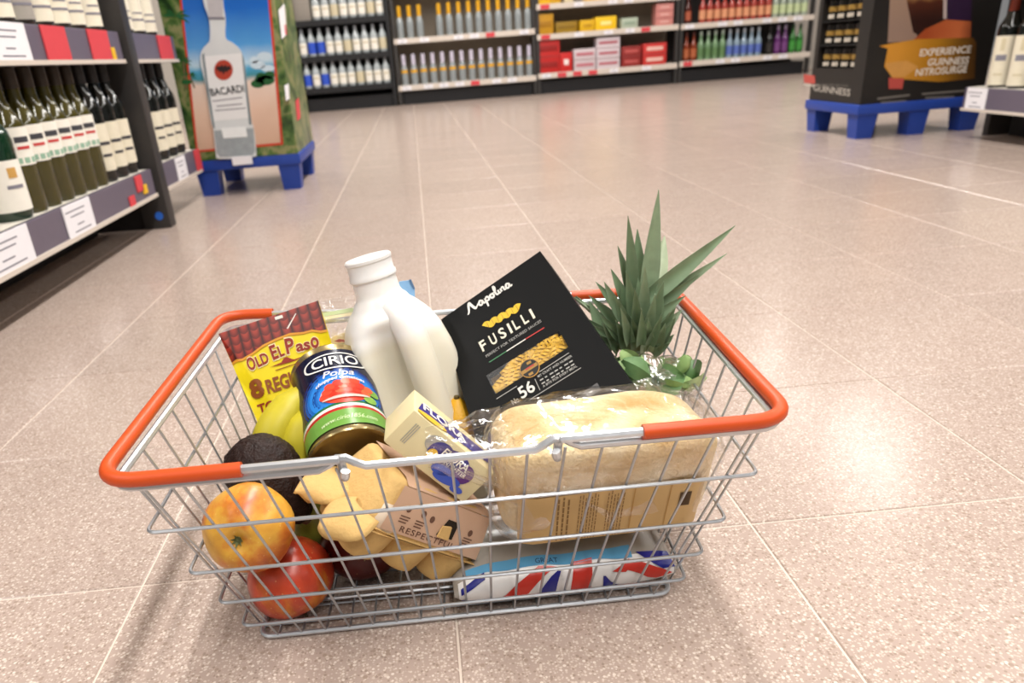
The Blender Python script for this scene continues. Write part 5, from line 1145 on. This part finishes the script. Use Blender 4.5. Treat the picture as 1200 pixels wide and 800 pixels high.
# ------------------------------------------------------------------ plant butter block
fo = CAM+(V((-.057, .610, .130))-CAM)*.885; FL, FH, FDp = .0885, .0376, .043
fx_, fyv = V((.678, -.012, -.735)).normalized(), V((.735, .001, .678)).normalized(); fzn = fx_.cross(fyv)
if fzn.dot(CAM-fo) < 0: fzn = -fzn
frm = Matrix((fx_, fyv, fzn)).transposed().to_4x4(); frm.translation = fo
t = thing('butter_block', 'cream wrapped plant butter block with purple logo on egg carton', 'butter', fo)
M_BUT = mat('butter_wrap', '#ddd0a4', .35, var=.04)
mb = MB(); mb.box((FL/2, FH/2, -FDp/2), (FL, FH, FDp), bev=.0022); mb.xf(frm); mb.build('wrapper', M_BUT, t, world=True)
PF = Pl(fo, fzn, fx_); PFt = Pl(frm @ V((0, FH, 0)), fyv, fx_)
M_PUR = mat('butter_purple', '#3b3482', .35, var=.05); M_BLU2 = mat('butter_blue', '#3a55b8', .35); M_YL2 = mat('butter_yellow', '#e6b93a', .35); M_GR2 = mat('butter_grey', '#a9a69c', .4); M_VIO = mat('butter_violet', '#5a2a78', .35); M_BW = mat('butter_white', '#efeae0', .35)
def face(pl, o3, ux, uy, polys, mt, off, name):
    mb = MB()
    for ps in polys: mb.poly([o3+ux*x*.001+uy*y*.001+pl.n*off for x, y in ps])
    return mb.build(name, mt, t, smooth=False, world=True)
ff = lambda polys, mt, off, nm: face(PF, fo, fx_, fyv, polys, mt, off, nm)
ff([ell(33, 26, 9, 8)], M_GR2, .0004, 'grey_print')
ff([ell(42, 22, 11.5, 11), ell(56, 22.5, 15, 11.5), ell(66, 19, 11, 9)], M_PUR, .0006, 'logo_print')
ff([ell(69, 21, 8.5, 9)], M_VIO, .0008, 'violet_print'); ff([ell(61, 8.5, 13, 5, rot=.2), ell(52, 12, 9, 5, rot=.3)], M_BLU2, .0009, 'blue_print'); ff([ell(74, 6, 6, 3.2, rot=.2)], M_BLU2, .001, 'blue_print')
ff([ell(36.5, 18, 4.6, 5.2), [(37, 16), (44, 12), (43, 17), (40, 20)]], M_YL2, .0011, 'spread_print')
def ftext(s_, x, y, w_, h_, mt, off=.0013, bold=.02, pl=PF, o3=fo, ux=fx_, uy=fyv):
    mb = text_mb(s_, w_*.001, h_*.001, bold=bold); mb.map(lambda q_: o3+ux*(x*.001+q_.x)+uy*(y*.001+q_.y)+pl.n*off); mb.build('lettering', mt, t, smooth=False, world=True)
ftext('FLORA', 42, 23.2, 27, 7, M_BW); ftext('PLANT B+TTER', 42.5, 18.2, 29, 3.8, M_BW); 
for k_ in range(3):
    mb = MB(); y0 = 14+3.2*0; a = V((9+1.7*k_, 9.5, 0)); mb.poly([fo+fx_*(9+1.9*k_)*.001+fyv*.010+PF.n*.0005, fo+fx_*(9.8+1.9*k_)*.001+fyv*.010+PF.n*.0005, fo+fx_*(9.8+1.9*k_)*.001+fyv*.030+PF.n*.0005, fo+fx_*(9+1.9*k_)*.001+fyv*.030+PF.n*.0005]); mb.build('fine_print', M_GR2, t, smooth=False, world=True)
o3 = frm @ V((0, FH, 0)); uz = -fzn
tf = lambda polys, mt, off, nm: face(PFt, o3, fx_, uz, polys, mt, off, nm)
tf([[(4, 8), (20, 5), (45, 7), (88, 12), (88, 30), (60, 30), (30, 28), (8, 24)]], M_PUR, .0005, 'logo_print'); tf([ell(19, 6, 16, 4.6, rot=.1)], M_YL2, .0008, 'spread_print')
ftext('FLORA', 9, 14, 48, 12, M_BW, .001, .03, PFt, o3, fx_, uz)
# ------------------------------------------------------------------ egg carton
M_KR = mat('kraft_pulp', '#d0ab6c', .85, var=.1, vs=60, bump=.5, bs=220); M_LB = mat('carton_label', '#c9a58a', .7, var=.05, vs=50); M_DK = mat('carton_inside', '#5a4426', .9)
e1, e3 = V((.69, .35, -.633)).normalized(), None; e2 = V((-.40, .91, .07)); e2 = (e2-e1*e2.dot(e1)).normalized(); e3 = e1.cross(e2)
CLn, CWd = .130, .092
eo = hy(465, 560, .515)-e1*.0110+e2*CWd/2*.83
t = thing('egg_carton', 'kraft egg carton with pinkish label sloping under butter block', 'egg carton', eo+e1*CLn/2-e3*.065)
E = lambda x, y, z: eo+e1*x+e2*y+e3*z        # x along length, y across (front = -), z up; lid top at z = 0
HL = .043
def lid(u, v):
    # v: 0 rim .. 1 top centre ; u round the outline (superellipse with scalloped ends)
    a = 2*math.pi*u; c_, s_ = math.cos(a), math.sin(a); e = .42
    kx, ky = math.copysign(abs(c_)**e, c_), math.copysign(abs(s_)**e, s_)
    if v < .12: k_, z = 1.06-.06*v/.12, -HL
    elif v < .72: f = (v-.12)/.6; k_ = 1-.17*f**1.3; z = -HL+HL*.93*f
    elif v < .82: f = (v-.72)/.1; k_ = .83-.05*f; z = -HL*.07*(1-f)
    else: k_ = .78*(1-(v-.82)/.18); z = 0
    sc = 1-.05*abs(math.sin(a))**0*math.exp(-(s_/.35)**2)*math.exp(-((abs(kx)-1)/.3)**2)
    p_ = E(CLn/2+CLn/2*kx*k_*sc, CWd/2*ky*k_, z); return p_+e3*.0012*mnoise.noise(p_*70)
mb = MB(); mb.grid(lid, 72, 40, cu=True); mb.build('lid', M_KR, t, world=True, angle=50)
def lidpt(x, f, off=.0012):                 # on the front slope of the lid: x along, f 0 (rim) .. 1 (top edge)
    k_ = 1-.17*f**1.3; return E(x, -(CWd/2*k_+off), -HL+HL*.93*f+off*.3)
mb = MB(); mb.grid(lambda u, v: lidpt(.016+.108*u-.01*v*(u-.5), .06+.94*v), 16, 6); mb.grid(lambda u, v: E(.024+.094*u, -CWd/2*.86+.075*v, .0014 if v > 0 else -.002), 8, 8); lb = mb.build('label', M_LB, t, world=True)
M_CI = mat('carton_ink', '#6a4a3a', .7)
mb = text_mb('RESPECTFUL', .060, .0052, bold=.01, space=1.15); mb.map(lambda q_: lidpt(.034+q_.x, .12+q_.y/HL, .0016)); mb.build('lettering', M_CI, lb, smooth=False, world=True)
for cx_, f_ in ((.034, .60), (.050, .60), (.060, .56), (.104, .56)):
    mb = MB(); mb.poly([lidpt(cx_+.0026*math.cos(a), f_+.075*math.sin(a), .0016) for a in [k_*math.pi/5 for k_ in range(10)]]); mb.build('small_mark_print', M_CI, lb, smooth=False, world=True)
for cx_ in (.034, .050, .104):
    mb = MB()
    for k_ in range(3): f_ = .42-.06*k_; mb.poly([lidpt(cx_-.005, f_, .0016), lidpt(cx_+.005-.001*k_, f_, .0016), lidpt(cx_+.005-.001*k_, f_+.025, .0016), lidpt(cx_-.005, f_+.025, .0016)])
    mb.build('fine_print', M_CI, lb, smooth=False, world=True)
mb = MB(); mb.poly([lidpt(.070, .30, .0017), lidpt(.088, .30, .0017), lidpt(.088, .68, .0017), lidpt(.076, .68, .0017)]); mb.build('closure_hole', mat('carton_hole', '#241a0e', .9), lb, smooth=False, world=True)
mb = MB(); mb.prism([lidpt(.071, .28, .0019), lidpt(.083, .28, .0019), lidpt(.081, .56, .0019), lidpt(.072, .52, .0019)], -e2, .002); mb.build('closure_tab', M_KR, lb, smooth=False, world=True)
for k_ in range(3):
    mb = MB(); y0 = .046+.012*k_; mb.poly([E(y0+.012, -CWd/2*.80+.004, .0021), E(y0+.04, -CWd/2*.80+.004, .0021), E(y0+.04, -CWd/2*.80+.0055, .0021), E(y0+.012, -CWd/2*.80+.0055, .0021)]); mb.build('fine_print', M_CI, lb, smooth=False, world=True)
# base: six cups hanging below the rim
for i in range(3):
    for j in range(2):
        cx_, cy2 = CLn*(.18+.32*i), CWd*(-.25+.5*j); mb = MB()
        def cup(u, v):
            a = 2*math.pi*u; f = v; r = .0235*(1-.38*f**1.6) if f < .9 else .0235*(1-.38*f**1.6)*(1-(f-.9)/.1*.98); return E(cx_+r*math.cos(a)*1.0, cy2+r*math.sin(a)*1.02, -HL-.032*min(1, f/.9))
        mb.grid(cup, 20, 12, cu=True); mb.build('egg_cup', M_KR, t, world=True, angle=60)
mb = MB(); mb.grid(lambda u, v: E(CLn*(-.03+1.06*u), CWd*(-.53+1.06*v), -HL-.0015+.0008*mnoise.noise(V((u*9, v*9, 0)))), 20, 14); mb.build('base_rim', M_KR, t, world=True)
# torn, petal-shaped flaps at the raised end
def petal(c0, dx, dy, n, w_, h_, nm='end_flap', seed=0):
    mb = MB(); mb.grid(lambda u, v: c0+dx*w_*(u-.5)*(.78+.42*math.sin(math.pi*min(1, v*1.15))-.5*v**4+.05*math.sin(u*9+seed))+dy*h_*(v*(1+.05*math.sin(u*7+seed)))+n*(.010*math.sin(v*2.2)-.012*(2*u-1)**2), 12, 10)
    o_ = mb.build(nm, M_KR, t, world=True); md = o_.modifiers.new('solid', 'SOLIDIFY'); md.thickness = .0022; return o_
petal(E(-.002, -.030, -.034), e2, (-e1*.35-e3*.9).normalized(), -e1, .050, .034, seed=1)
petal(E(-.002, .022, -.034), e2, (-e1*.45-e3*.85).normalized(), -e1, .050, .034, seed=2.4)
mb = MB(); mb.lathe([(.0001, -.026), (.012, -.022), (.0195, -.008), (.0205, .004), (.017, .017), (.008, .026), (.0001, .028)], 20); mb.map(lambda v: E(.026+v.x, -.026+v.y, -.040+v.z)); mb.build('egg', mat('egg_shell', '#d9c9b4', .5), t, world=True)
